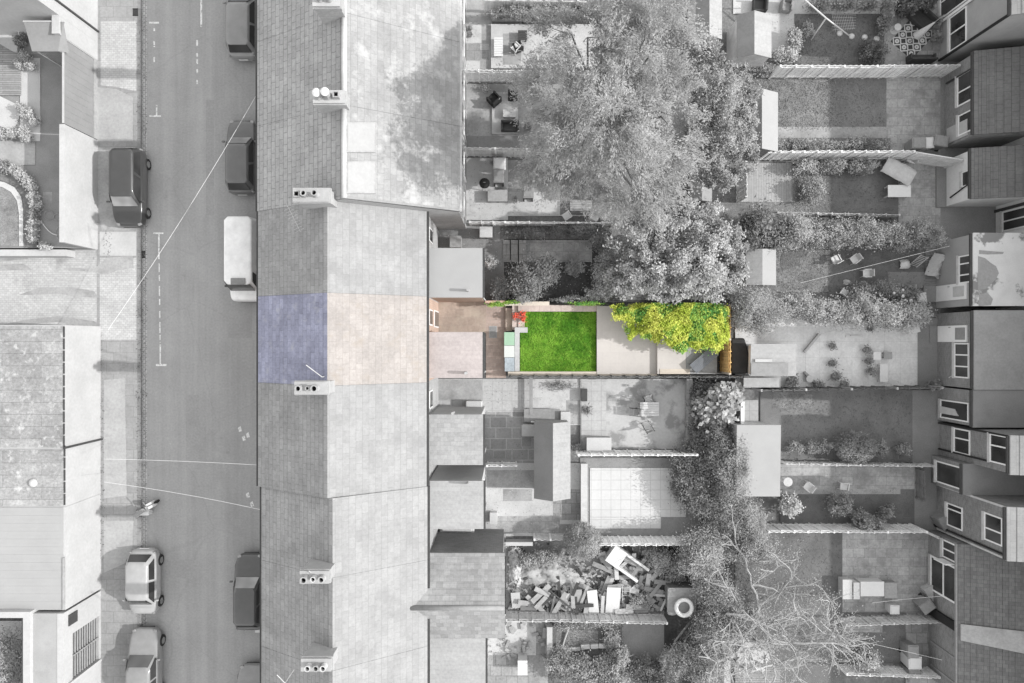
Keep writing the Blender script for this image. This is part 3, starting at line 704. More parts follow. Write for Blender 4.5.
def main_house(label,y0,y1):
    t=thing('terraced_house',label,'house',(29,(y0+y1)/2,0),group='terraced houses of the right hand row')
    kid(t,MB().box(XM,34.8,y0+.01,y1-.01,0,5.4).build('wall',mt['white_wall']))
    kid(t,MB().quad((XM,y0+.01,5.4),(34.8,y0+.01,5.4),(RGX,y0+.01,RGZ-.15)).quad((XM,y1-.01,5.4),(34.8,y1-.01,5.4),(RGX,y1-.01,RGZ-.15)).build('gable_wall',mt['render']))
    kid(t,slope('rear_roof',mt['roof_right'],None,XM-.25,5.35,RGX,RGZ,y0+.005,y1-.005,14))
    kid(t,slope('front_roof',mt['roof_right'],None,35.0,5.35,RGX,RGZ,y0+.005,y1-.005,14))
    kid(t,MB().box(XM-.36,XM-.253,y0+.01,y1-.01,5.2,5.3).build('gutter',mt['dark']))
    winbox(t,None,XM,y0+.6,y0+1.7,3.2,4.4,mull=(.5,))
    return t
ys=[21.5,15.53,10.1,5.7,1.62,-2.5,-4.5,-10.2,-16.0,-21]
RH=[]
labs=['right hand row house with the two storey grey wing in the top right corner','right hand row house behind the tiled extension with the ribbed roof near the top',
 'right hand row house behind the white walled extension with one small window','right hand row house behind the stained pale flat roof','right hand row house behind the plain grey flat roof with three panes below',
 'right hand row house behind the darker flat roof with an open glazed door','right hand row house with the brick wing carrying a white capped roof','right hand row house with the lower brick wing and a pair of sash panes upstairs',
 'right hand row house behind the large small-tiled roof in the bottom right corner']
for i,l in enumerate(labs): RH.append(main_house(l,ys[i+1],ys[i]))

def shade_box(t,y0,y1):  # added unseen boxes, shaped to carry shade over the octagonal patio
    w=kid(t,MB().box(27.3,30.8,y0,y1,6.0,8.5).build('loft_dormer',mt['render_grey'])); r=MB().box(27.15,30.9,y0-.08,y1+.08,8.503,8.65).build('dormer_roof',mt['felt']); r.parent=w
    winbox(t,None,27.3,y0+.3,y1-.3,6.9,8.1,mull=(.5,))
shade_box(RH[4],-2.42,.2); shade_box(RH[5],-3.7,-2.58)

def ext(t,X,y0,y1,h,wallm,roofm,rise=0.0,courses=0,ov=.12,roofname='extension_roof',gut='dark',ribs=False):
    w=kid(t,MB().box(X,XM-.003,y0,y1,0,h-.1).build('extension',mt[wallm]))
    xe=X-ov
    if courses:
        r=slope(roofname,mt[roofm],None,xe,h,XM-.004,h+rise,y0-.05,y1+.05,courses); r.parent=w
    else:
        r=MB().box(xe,XM-.004,y0-.04,y1+.04,h-.1,h+.04).build(roofname,mt[roofm]); r.parent=w
    g=MB().box(xe-.1,xe-.003,y0-.02,y1+.02,h-.13,h-.02).build('gutter',mt[gut]); g.parent=w
    return w
# 1 two storey wing, top right
t=RH[0]; X=23.8
w=kid(t,MB().box(X,XM-.003,15.56,21.4,0,5.55).build('rear_wing',mt['render_grey']))
o=slope('wing_roof',mt['roof_rear'],None,X-.1,5.6,XM,6.7,15.5,21.5,8); o.parent=w
o=MB().box(X-.2,X-.103,15.5,21.5,5.45,5.56).build('gutter',mt['dark']); o.parent=w
o=MB().box(X-.12,X-.0,15.56,15.66,.05,5.44).build('downpipe',mt['black']); o.parent=w
winpx(t,None,X,950,12,967,47,mull=(.5,),trans=()); winbox(t,None,X,17.2,18.6,3.95,5.2,mull=(.5,))
b=MB(); winbox(t,None,X,17.85,20.6,.1,2.3,'patio_door',mull=(.33,.66))
o=kid(t,MB().box(X-.1,X-.053,17.6,17.72,.1,2.9).build('frame_post',mt['upvc']))
# 2 single storey with ribbed tile roof
t=RH[1]; X=24.04
ext(t,X,10.75,15.0,2.65,'brick','roof_right',rise=.75,courses=9)
winpx(t,None,X,958,72,974.5,103,mull=(.45,)); winpx(t,None,X,959,112,974,133)
o=kid(t,MB().box(X-.04,X-.002,10.9,11.75,.3,2.0).build('white_panel',mt['render']))
o=kid(t,MB().box(X-.1,X-.0,14.2,14.28,.3,2.45).build('downpipe',mt['dark']))
# 3 white walled extension
t=RH[2]; X=24.1
ext(t,X,7.5,10.05,2.35,'white_wall','roof_right',rise=.7,courses=9)
winpx(t,None,X,962.5,171,970,186,fw=.05)
o=kid(t,MB().tube([(X-.04,7.9,.5),(X-.04,8.35,2.2)],.035,6).build('waste_pipe',mt['black']))
o=kid(t,MB().box(X-.55,X-.003,7.45,10.0,0,.14).build('step',mt['concrete_dark']))
winbox(t,None,XM,6.0,7.1,.6,2.3,'window',mull=(.5,))
o=kid(t,MB().box(XM-.1,XM-.003,7.15,7.3,0,2.6).build('drainpipe',mt['dark']))
# 4 stained flat roof
t=RH[3]; X=23.6
ext(t,X,1.85,5.5,3.2,'render_grey','felt_stained')
def blotch(pts): kid(t,MB().quad(*[(*P(a,b_,3.245),3.244) for a,b_ in pts][::-1]).build('stain',mt['felt']))  # flat dark patches; the middle blob is roof shade put into colour
blotch([(978,256),(985,258),(991,263),(996,266),(999,273),(996,279),(991,284),(986,289),(978,290)]); blotch([(979,294),(988,293),(993,299),(991,305),(979,306)]); blotch([(979,250),(990,251),(1004,252),(1003,254),(988,254.5),(979,254)])
winpx(t,None,X,959.5,255,973,283,mull=(.3,.7)); 
b=MB(); y1=P(0,284,1.6)[1]; y0=P(0,300,1.6)[1]
d=kid(t,MB().box(X-.055,X-.002,y0,y1,.12,2.6).build('door',mt['upvc'])); q=MB().box(X-.065,X-.057,y0+.15,y1-.15,1.55,2.45).build('pane',mt['offwhite']); q.parent=d
q=MB().box(X-.1,X-.057,y1-.14,y1-.1,1.15,1.27).build('handle',mt['metal']); q.parent=d
kid(t,MB().box(X-.75,X-.003,y0-.02,y1+.05,0,.12).build('step',mt['concrete_dark']))
# 5 plain flat roof, three panes
t=RH[4]; X=23.65
ext(t,X,-2.42,1.55,3.2,'brick','felt')
winpx(t,None,X,955,343,969.5,378,mull=(.33,.66))
y1=P(0,325.5,1.6)[1]; y0=P(0,342,1.6)[1]
d=kid(t,MB().box(X-.055,X-.002,y0,y1,.15,2.55).build('door',mt['upvc'])); q=MB().box(X-.065,X-.057,y0+.12,y1-.12,1.65,2.45).build('pane',mt['grey']); q.parent=d
q=MB().box(X-.1,X-.057,y1-.12,y1-.08,1.15,1.27).build('handle',mt['metal']); q.parent=d
kid(t,MB().box(X-.45,X-.003,y0-.02,y1+.02,0,.1).build('step',mt['concrete_dark']))
# 6 darker flat roof, glazed door
t=RH[5]; X=23.65
ext(t,X,-4.35,-2.52,3.15,'brick','felt_dark')
w=winpx(t,None,X,941,401,969,420,'glazed_door')
y0=P(0,416,1.5)[1]
kid(t,MB().quad((X-.06,-3.55,.35),(X-.06,-3.95,.35),(X-.06,-3.95,1.9),(X-.06,-3.6,1.6)).quad((X-.06,-3.6,1.6),(X-.06,-3.95,1.9),(X-.02,-3.95,1.9),(X-.02,-3.6,1.6)).build('curtain',mt['offwhite']))
# 7 two storey brick wing
t=RH[6]; X=23.75
w=kid(t,MB().box(X,XM-.003,-6.3,-4.5,0,5.5).build('rear_wing',mt['brick_dark']))
o=slope('wing_roof',mt['roof_rear'],None,X-.08,5.55,XM,6.2,-6.34,-4.46,8); o.parent=w
o=MB().box(X-.18,X-.083,-6.3,-4.5,5.4,5.5).build('gutter',mt['dark']); o.parent=w
o=MB().tube([(X-.06,-4.52,5.4),(X-.06,-4.52,.1)],.05,8).build('downpipe',mt['black']); o.parent=w
o=MB().tube([(X-.06,-5.95,4.0),(X-.06,-5.95,.1)],.05,8).build('downpipe',mt['black']); o.parent=w
winpx(t,None,X,954.5,429,970.5,454,mull=(.6,)); winpx(t,None,X,990.5,435,1010,464,mull=(.6,))
# 8 small flat roofed link
t=RH[7]; X=23.3
w=ext(t,X,-7.85,-6.32,2.9,'brick_dark','felt_dark')
winpx(t,None,X,936.5,464,964,486,'window')
# 9 lower wing
X=23.6
w=kid(t,MB().box(X,XM-.003,-10.4,-7.9,0,5.5).build('rear_wing',mt['brick_dark']))
o=slope('wing_roof',mt['roof_rear'],None,X-.08,5.55,XM,6.2,-10.44,-7.86,8); o.parent=w
o=MB().box(X-.18,X-.083,-10.4,-7.9,5.4,5.5).build('gutter',mt['dark']); o.parent=w
for yy in (-7.93,-10.38):
    o=MB().box(X-.04,X-.001,yy-.05,yy+.05,.1,5.38).build('corner_trim',mt['offwhite']); o.parent=w
o=MB().tube([(X-.06,-10.2,5.3),(X-.06,-10.2,.1)],.05,8).build('downpipe',mt['black']); o.parent=w
winpx(t,None,X,947.5,505,963,528,mull=(.75,)); winpx(t,None,X,985,515,1003,543,mull=(.45,))
# 10 big small-tiled roof
t=RH[8]; X=23.15
ext(t,X,-18.6,-10.5,2.75,'brick_dark','roof_right_small',rise=1.0,courses=14,gut='grey')
winpx(t,None,X,943,542,957.5,560,mull=(.5,)); winpx(t,None,X,931,561,957.5,597,'patio_door',mull=(),trans=(.5,),fw=.1)
q=kid(t,MB().obox((X-.3,-11.65,1.9),(.5,.05,1.0),0,0).obox((X-.3,-11.65,1.9),(.42,.052,.9),0,0).build('open_casement',mt['upvc']))
kid(t,MB().box(X-.16,X-.002,-15.05,-14.6,.0,2.6).build('pipe_box',mt['black']))
x0,y1=P(960,627,2.95); 
b=MB(); a=P(961,624,2.85); c=P(1024,654,3.6); b.quad((a[0],c[1]+.35,2.86),(27,c[1]-.15,3.86),(27,a[1]-.12,3.86),(a[0],a[1],2.86)).quad((a[0],c[1]+.35,2.7),(27,c[1]-.15,3.7),(27,c[1]-.15,3.86),(a[0],c[1]+.35,2.86)).quad((a[0],a[1],2.7),(a[0],c[1]+.35,2.7),(a[0],c[1]+.35,2.86),(a[0],a[1],2.86))
kid(t,b.build('roof_patch',mt['concrete_grey']))
kid(t,MB().box(X-.05,X-.002,-16.6,-16.5,.3,2.5).box(X-.05,X-.002,-17.9,-17.8,.3,2.5).box(X-.05,X-.002,-17.8,-16.6,2.4,2.5).build('door_frame',mt['grey']))

# ------------------------------------------------------------------ fences and garden walls
def fence(label,p0,p1,h=1.8,board='fence',post=None,bw=.145,panel=1.85,cat='fence',name='garden_fence',horizontal=False,cap=False,z=0):
    post=post or board
    """upright boards in panels between posts; p0, p1 are pixels of the foot"""
    a=Vector((*P(*p0),0)); b_=Vector((*P(*p1),0)); d=b_-a; L=d.length; d.normalize(); ang=math.atan2(d.y,d.x)
    t=thing(name,label,cat,(a.x,a.y,z),ang)
    n=max(1,round(L/panel)); pl=L/n
    for i in range(n+1):
        x=min(max(i*pl,.05),L-.05); MB().box(x-.05,x+.05,-.06,.06,0,h-rng.uniform(.05,.1)).build('post',mt[post],t)
    for i in range(n):
        b=MB(); xa,xb=i*pl+.055,(i+1)*pl-.055; hh=h+rng.uniform(-.04,.02)
        if horizontal:
            k=int(hh/.14)
            for j in range(k): b.box(xa,xb,-.012-(j%2)*.01,.012+(j%2)*.01,.03+j*.14,.03+j*.14+.125)
        else:
            k=max(2,int((xb-xa)/bw)); wv=(xb-xa)/k
            for j in range(k):
                o=.012*(1 if j%2 else -1); b.box(xa+j*wv,xa+(j+1)*wv-.008,o-.011,o+.011,.05,hh+rng.uniform(-.012,.012))
            for zz in (.3,hh-.25): b.box(xa,xb,-.05,-.025,zz,zz+.07).box(xa,xb,.025,.05,zz,zz+.07)
            nb=max(1,int((xb-xa)/.55))
            for j in range(1,nb): xx=xa+(xb-xa)*j/nb; b.box(xx-.025,xx+.025,-.075,-.024,.05,hh-.06).box(xx-.025,xx+.025,.024,.075,.05,hh-.06)
        if cap: b.box(xa,xb,-.022,.022,hh+.015,hh+.03)
        b.build('panel',mt[board],t)
    return t
def wall(label,p0,p1,h=1.0,th=.2,m='render',cap=None,name='garden_wall',z=0):
    a=Vector((*P(*p0),0)); b_=Vector((*P(*p1),0)); d=b_-a; L=d.length; ang=math.atan2(d.y,d.x)
    t=thing(name,label,'wall',(a.x,a.y,z),ang)
    MB().box(0,L,-th/2,th/2,0,h).build('wall_body',mt[m],t)
    if cap: MB().box(-.02,L+.02,-th/2-.03,th/2+.03,h,h+.06).build('coping',mt[cap],t)
    return t
# gardens behind the middle terrace
fence('sunlit board fence at the very top with plants along its foot',(484,12),(606,14),1.6,'fence_pale')
wall('low rail topped wall under the topmost plants, left of the birch',(492,21.5),(612,23),1.0,.14,'concrete_grey','render')
fence('closeboard fence with pale boards above the yard with the black covered chair',(466,82),(548,83),1.7,'fence_pale',panel=1.9)
fence('plain grey panel fence above the two white bins, beside the birch',(466,156),(556,158),1.7,'fence',post='upvc',panel=1.95)
fence('low fence below the pale patio with the two tilted white chairs',(470,225),(612,226),1.1,'fence_pale',panel=2)
wall('pale capped wall along the upper side of the coloured garden',(505,304.6),(548,304.6),1.0,.16,'stone_pink','cream')
wall('reddish brick wall at the top of the terracotta yard',(486,303),(505,303),1.2,.12,'brick_warm',None)
fence('thin dark fence along the lower side of the coloured garden, white rail on top',(509,375.2),(734,375.6),1.55,'fence_dark',post='dark',panel=2.1,cap=False)
fence('orange timber fence at the far end of the coloured garden',(719.5,306),(719.5,373),1.9,'wood_warm',post='cream',panel=1.9)
fence('board fence below the mottled patio with the table and chairs',(575,450),(690,450),1.8,'fence_pale',panel=1.9)
wall('grey wall at the far side of the mottled patio',(687,379),(687,449),.55,.28,'concrete_grey','concrete_grey')
fence('short upright board fence between two small yards near the patchy tiled outrigger',(487,462),(517,462),1.3,'fence_pale',panel=1.6)
fence('long board fence above the junk filled garden',(596,536),(694,536),1.75,'fence_pale',panel=2.0)
fence('low open white framed fence left of the round clipped shrub',(533,534),(566,534),1.2,'fence',post='upvc',panel=.95)
wall('low grey wall at the head of the junk filled garden',(506,540),(532,540),.7,.14,'concrete_grey','render')
fence('bottom fence of the junk filled garden with pale top rail',(506,610),(662,613),1.5,'fence',panel=2.2)
wall('low wall with white coping beside the light tiled patio, upright in the picture',(583,462),(583,530),.6,.3,'render','concrete')
wall('white edging wall beside the overgrown bottom lawn',(549,622),(549,664),.7,.3,'render',None)
wall('white wall running to the bottom edge under the twisted tree',(720,650),(720,690),1.2,.3,'render','render')
# gardens of the right hand row
fence('long sunlit fence with leaning shadow lines below the lawn with four white discs',(768,78),(893,78),1.75,'fence_pale',panel=1.9)
fence('greyer end of the top long fence beside the patterned rug',(894,77.5),(941,77),1.75,'fence',panel=1.6)
fence('long pale fence below the garden with the flower border and three bins',(757,160),(898,159.5),1.75,'fence_pale',panel=1.9)
fence('slatted fence panel jutting up beside the white walled extension',(899,160.5),(944,168),1.7,'fence',horizontal=True,panel=2.3)
fence('thin leaning rail fence along the upper edge of the long hedge',(772,215),(893,217.5),.8,'fence',panel=2.3,cap=False)
fence('white topped dark fence below the octagonal patio',(751,388.5),(926,386),1.6,'fence_dark',post='offwhite',panel=2.2)
fence('low fence below the lawn with the round clipped bush',(780,461),(925,463.5),1.0,'fence',panel=2.2)
fence('pale fence below the flower bush and the dark lawn corner',(757,523.5),(910,524),1.75,'fence_pale',panel=1.9)
fence('leaning grey fence end beside the wing with the two sash windows',(911,524.5),(934,536),1.5,'fence',panel=1.5)
fence('sagging low fence under the row of storage boxes',(836,617),(930,614),1.2,'fence',panel=2.1)
fence('grey fence with shrub growth at the bottom below the rubbish bins',(836,664),(927,667),1.3,'fence_pale',panel=2.1)
wall('white topped wall running down beside the ivy hedge and the large flat white shed',(735,398),(735,426),1.2,.14,'offwhite','upvc')
fence('dark leaning fence beside the black shed cover',(717,440),(717,475),1.5,'fence_pale',panel=2)
fence('low dark fence end by the flat roofed link wing',(915.5,468),(915.5,498),.9,'fence_dark',panel=1.7)
fence('fence across the end of the decking, behind the tree canopies at the top',(737,168),(737,203),1.6,'fence',panel=1.9)
# ------------------------------------------------------------------ garden surfaces
S=rsheet
# behind the middle terrace, from the top
S('yard',mt['concrete_grey'],465,-60,620,12,1); S('yard',mt['concrete_grey'],465,12,492,80,1); S('patio',mt['concrete'],466,25,481.5,43,3); S('yard',mt['slab_dark'],466,44,489,60,2); S('patio',mt['concrete'],466,61,480,70,3)
rslab('patio',mt['concrete'],491,24,600,68,.18); sheet('patio',mt['concrete_grey'],[(503,35),(521,35),(521,66),(503,66)],.188); 
S('flower_bed',mt['soil_dark'],492,10,600,19.5,2)
S('yard',mt['concrete_grey'],465,84,700,156,1); rslab('patio',mt['concrete'],492,92,518,134,.1); S('patio',mt['concrete_dark'],465,136,520,155,2); 
S('yard',mt['concrete'],465,158,508,220,1); S('patio',mt['concrete_grey'],508,160,700,198,1); S('patio',mt['concrete'],508,192,612,216,2); S('patio',mt['concrete'],470,190,487,212,2); S('lawn',mt['lawn_rough'],560,84,690,215,3)
S('yard',mt['concrete_dark'],438,222,504,304,1); S('flower_bed',mt['soil_dark'],504,227,740,303,1); S('path',mt['slab'],525,240,592,262,3); S('flower_bed',mt['soil'],500,227,600,239,3)
for i,(a,b) in enumerate(((503,510),(511,518),(519,526))): rslab('garden_step',mt['slab_dark'],a,240,b,262,.1+.1*i)
S('lawn',mt['lawn_rough'],600,84,740,300,2)
# the coloured garden
S('yard',mt['terracotta'],437,300,486,333,2); S('yard',mt['terracotta_red'],486,303,506,378,2)
x=lambda a,b,c,d,m,h,n='patio': rslab(n,mt[m],a,b,c,d,h)
x(505.5,308,512,331,'terracotta',.18,'garden_step'); x(512.2,305,518,330,'stone_pink',.36,'garden_step')
x(518.2,305,600,311.5,'stone_pink',.5,'path'); x(518.2,311.7,524.6,329,'stone_pink',.42,'path')
rslab('lawn',mt['lawn_green'],520.3,312,596,371.3,.38)
t=tag(MB().prism([P(*q,.62) for q in ((514.6,327.3),(527.6,327.3),(527.6,332.6),(519.6,332.6),(519.6,371.3),(514.6,371.3))],0,.62).build('retaining_wall',mt['render'],bevel=.012),'white L shaped low wall between the storage boxes and the green lawn','wall')
t=tag(MB().prism([P(*q,.56) for q in ((508,371.6),(596.7,371.6),(596.7,376.3),(508,376.3))],0,.56).build('retaining_wall',mt['cream']),'long cream coping along the lower edge of the green lawn','wall')
x(596.9,306,657.2,374,'patio_pink',.58); x(597,374.1,657.2,376.3,'cream',.62,'path'); x(657.4,306,686,374,'patio_pink',.82); x(686.2,306,717,374,'concrete_grey',.8); x(660,369,690,374,'cream',.85,'path')
# beneath: yards of the next houses
S('yard',mt['slab_pale'],438,379,531,416,1); S('yard',mt['concrete_grey'],438,380,482,400,2)
S('yard',mt['slab_crazy'],484,412,536,463,2); S('yard',mt['concrete'],531,379,582,425,1); S('patio',mt['concrete_grey'],566,400,581,424,2)
x(580.5,379,688,449,'slab_mottled',.12); sheet('patio',mt['slab_pale'],[(581,379.5),(606,379.5),(606,438),(581,438)],.124)
S('yard',mt['concrete'],484,463,590,536,1); S('yard',mt['concrete_grey'],487,470,536,488,2); S('yard',mt['concrete_grey'],503,489,532,501,2); S('yard',mt['slab_dark'],553,489,582,520,2); S('yard',mt['slab'],497,516,560,533,2); S('patio',mt['concrete_dark'],559,524,572,533,3)
S('patio',mt['concrete_dark'],580,458,700,537,2); x(590,468,686,517,'slab_white',.06); x(590,517.2,661,528.5,'slab_white',.058); 
S('yard',mt['concrete_grey'],430,530,506,556,2)
S('ground',mt['concrete_dark'],506,540,735,614,1)
S('yard',mt['concrete'],486,614,548,670,1); S('yard',mt['slab_dark'],486,655,548,690,2); S('yard',mt['slab_dark'],536,616,548,668,3)
S('lawn',mt['lawn_dark'],548,616,623,700,2); S('lawn',mt['lawn_rough'],556,630,598,648,3); S('patio',mt['concrete_dark'],622,614,664,700,2)
S('flower_bed',mt['soil_dark'],664,380,735,700,1)
# gardens of the right hand row
S('patio',mt['concrete'],733,-60,880,14,1); S('patio',mt['concrete'],770,14,794,52,2); S('lawn',mt['lawn_dark'],794,14,884,66,2); S('path',mt['concrete_grey'],884,-60,898,66,2); S('patio',mt['slab_dark'],897,-60,945,78,2)
S('lawn',mt['lawn_rough'],750,80,832,130,2); S('lawn',mt['lawn'],828,78,886,128,3); S('path',mt['concrete_grey'],772,127,888,138,4); S('flower_bed',mt['soil'],772,138,890,158,4); S('yard',mt['slab'],886,78,945,160,3)  # grass split at the houses' shadow edge, shade put into the right part's colour
S('decking',mt['deck_light'],740,163,792,202,4); S('lawn',mt['lawn_rough'],760,165,830,216,2); S('lawn',mt['lawn_dark'],826,163,900,216,3); S('yard',mt['slab'],898,163,945,232,3); S('yard',mt['concrete_dark'],938,200,995,236,2)  # again a darker lawn right of the shadow edge, shade painted in
S('lawn',mt['lawn_rough'],745,250,830,292,2); S('lawn',mt['lawn_dark'],780,245,800,266,3); S('lawn',mt['lawn_dark'],828,245,915,298,3); S('decking',mt['wood'],925,246,938,300,4); S('patio',mt['concrete_dark'],888,272,925,288,4); S('yard',mt['concrete_dark'],938,236,950,322,3)  # shaded right half painted in the darker lawn colour
S('patio',mt['patio_bright'],735,310,918,387,2); S('patio',mt['patio_bright'],864,326,917,384,3); S('yard',mt['concrete_dark'],917,318,945,388,4)
oct_=[(805,352),(818,335),(834,330),(850,335),(861,350),(861,368),(850,382),(820,385),(805,372)]
sheet('patio',mt['patio_bright'],oct_,.055)
S('lawn',mt['lawn'],760,390,925,462,2); S('lawn',mt['lawn_rough'],772,392,812,408,3); S('path',mt['concrete_dark'],912,390,940,464,3); S('patio',mt['slab_pale'],736,400,758,424,3)
S('patio',mt['slab'],780,464,914,489,3); S('lawn',mt['lawn_dark'],780,489,916,523,2); S('path',mt['concrete_grey'],782,489,900,494,4); S('yard',mt['concrete_dark'],914,466,940,530,3)
S('lawn',mt['lawn_dark'],735,532,842,598,2); S('patio',mt['slab'],842,530,930,612,3); S('lawn',mt['lawn_dark'],735,598,842,700,2); S('lawn',mt['lawn'],842,622,905,662,3); S('path',mt['slab_dark'],905,612,940,700,4); S('patio',mt['slab'],842,618,882,632,4)
S('yard',mt['concrete_dark'],940,380,1100,700,1); S('yard',mt['concrete_dark'],940,-60,1100,380,1)
S('patio',mt['concrete'],700,640,770,658,3); S('path',mt['wood'],735,658,780,690,3)

# ------------------------------------------------------------------ sheds
def shed(label,pl,pr_,prr,pt,pb,ze,zr,mw,ml,mr,door='right',name='garden_shed'):
    """gable shed: px of left eaves, ridge, right eaves, top and bottom of the roof"""
    xl=P(pl,0,ze)[0]; xr=P(prr,0,ze)[0]; xm=P(pr_,0,zr)[0]; y1=P(0,pt,(ze+zr)/2)[1]; y0=P(0,pb,(ze+zr)/2)[1]
    t=thing(name,label,'shed',((xl+xr)/2,(y0+y1)/2,0))
    k=kid
    w=k(t,MB().box(xl+.08,xr-.08,y0+.08,y1-.08,0,ze-.03).quad((xl+.08,y0+.08,ze-.03),(xr-.08,y0+.08,ze-.03),(xm,y0+.08,zr-.06)).quad((xl+.08,y1-.08,ze-.03),(xr-.08,y1-.08,ze-.03),(xm,y1-.08,zr-.06)).build('wall',mt[mw]))
    k(t,MB().quad((xl,y0,ze),(xm,y0,zr),(xm,y1,zr),(xl,y1,ze)).quad((xl,y0,ze-.05),(xl,y0,ze),(xl,y1,ze),(xl,y1,ze-.05)).quad((xl,y0,ze-.05),(xm,y0,zr-.05),(xm,y0,zr),(xl,y0,ze)).quad((xl,y1,ze-.05),(xm,y1,zr-.05),(xm,y1,zr),(xl,y1,ze)).quad((xl,y0,ze-.05),(xl,y1,ze-.05),(xm,y1,zr-.05),(xm,y0,zr-.05)).build('roof',mt[ml]))
    k(t,MB().quad((xm,y0,zr),(xr,y0,ze),(xr,y1,ze),(xm,y1,zr)).quad((xr,y0,ze-.05),(xr,y0,ze),(xr,y1,ze),(xr,y1,ze-.05)).quad((xr,y0,ze-.05),(xm,y0,zr-.05),(xm,y0,zr),(xr,y0,ze)).quad((xr,y1,ze-.05),(xm,y1,zr-.05),(xm,y1,zr),(xr,y1,ze)).quad((xr,y0,ze-.05),(xr,y1,ze-.05),(xm,y1,zr-.05),(xm,y0,zr-.05)).build('roof',mt[mr]))
    yc=(y0+y1)/2
    d=k(t,MB().box(xr-.078,xr-.04,yc-.4,yc+.4,.05,min(1.8,ze-.12)).build('door',mt['fence'])); h=MB().box(xr-.038,xr-.01,yc+.28,yc+.32,.9,1.05).build('handle',mt['dark']); h.parent=d
    return t
shed('felt roofed shed with a dark left slope and pale right slope, by the topmost patio',737,754.5,771.5,12.5,56,2.0,2.5,'fence','felt','roof_flat')
shed('white roofed shed below the sunlit fence, tucked beside the dense tree',749.5,762,778,90.5,150,2.0,2.6,'fence_dark','felt','roof_smooth')
shed('small pale two sloped shed at the left end of the long hedge',746,762.5,776,249,285,1.9,2.15,'fence','roof_flat','roof_smooth')
shed('narrow white roofed shed at the top edge between two tree crowns',696,709.5,722,-14,37,2.0,2.5,'fence','felt','roof_flat')
shed('grey slatted shed roof half hidden in the gap between two trees',690,702,712,168,201,1.8,2.1,'fence_dark','felt','felt')
shed('long narrow outbuilding with dark left roof and bright right roof behind the middle terrace',534,553,570.5,422.5,500,2.1,2.75,'render_grey','felt_dark','sheet_pale',name='outbuilding')
def flat_shed(label,a,b,c,d,h,mw,mr,name='garden_shed',fall=.12):
    x0,x1,y0,y1=RC(a,b,c,d,h); t=thing(name,label,'shed',((x0+x1)/2,(y0+y1)/2,0))
    kid(t,MB().box(x0+.08,x1-.08,y0+.08,y1-.08,0,h-.1-fall).build('wall',mt[mw]))
    kid(t,MB().quad((x0,y0,h-fall),(x1,y0,h-fall),(x1,y1,h),(x0,y1,h)).quad((x0,y0,h-.07-fall),(x0,y1,h-.07),(x1,y1,h-.07),(x1,y0,h-.07-fall)).quad((x0,y0,h-.07-fall),(x1,y0,h-.07-fall),(x1,y0,h-fall),(x0,y0,h-fall)).quad((x0,y1,h-.07),(x1,y1,h-.07),(x1,y1,h),(x0,y1,h)).quad((x0,y0,h-.07-fall),(x0,y0,h-fall),(x0,y1,h),(x0,y1,h-.07)).quad((x1,y0,h-.07-fall),(x1,y0,h-fall),(x1,y1,h),(x1,y1,h-.07)).build('roof',mt[mr]))
    yc=(y0+y1)/2; kid(t,MB().box(x1-.078,x1-.04,yc-.4,yc+.4,.05,min(1.8,h-.3)).build('door',mt['fence']))
    return t
flat_shed('large flat white roofed shed beside the ivy hedge and the round clipped bush',737,425,781,497,2.3,'fence','roof_smooth')
t=flat_shed('pale roofed shed with a darker lower strip, left of the octagonal patio',751,344,797,376,1.9,'fence','roof_flat')
x0,x1,y0,y1=RC(751,363,788,375,1.9); kid(t,MB().box(x0,x1,y0,y1,1.9,1.925).build('roof_patch',mt['felt'])); x0,x1,y0,y1=RC(755,359,772,362,1.9); kid(t,MB().box(x0,x1,y0,y1,1.9,1.93).build('batten',mt['render']))
t=flat_shed('dark shed in the junk filled garden carrying the white ring shaped tyre',668,588,697,614,1.5,'fence_dark','felt',fall=.2)
t=flat_shed('low grey lean-to roof just right of the coloured garden below the pale shed',744,376,781,388,1.0,'fence','concrete_grey',fall=.06)
# black tarpaulin
x0,x1,y0,y1=RC(731,338,750,374,1.3); t=tag(MB().prism([(x0,y1),(x0+.75,y1),(x1-.02,(y0+y1)/2+.1),(x1-.12,y0),(x0+.03,y0)],0,1.3).build('tarpaulin',mt['black'],bevel=.1),'black tarpaulin covered stack just outside the orange end fence','cover')

# ------------------------------------------------------------------ overhead cables
def cable(label,a,za,b,zb,sag=.25,r=.012,m='upvc'):
    A=Vector((*P(*a,za),za)); B=Vector((*P(*b,zb),zb)); n=14; pts=[]
    for i in range(n+1):
        f=i/n; p=A.lerp(B,f); p.z-=sag*4*f*(1-f); pts.append(tuple(p))
    return tag(MB().tube(pts,r,5).build('overhead_cable',mt[m]),label,'cable')
cable('white cable slanting across the road from the top of the roof to the driveway',(257,94),5.3,(108,330),3.0,.3,.008)
cable('thin straight cable across the road level with the middle roofs',(258,465),5.3,(104,459),3.1,.2,.008)
cable('thin cable falling towards the lower left across the road near the moped',(262,510),5.3,(104,482),3.1,.3,.008)
cable('washing line strung from the pale patio to the wall under the stained flat roof',(800,283),1.9,(950,246),2.6,.1,.006)
cable('washing line from the ladder side garden to the twisted tree near the rubbish bins',(790,626),1.9,(942,660),2.4,.1,.006)
cable('short washing line from the patio table to the tall patio doors',(872,603),1.7,(944,596),2.3,.06,.006)
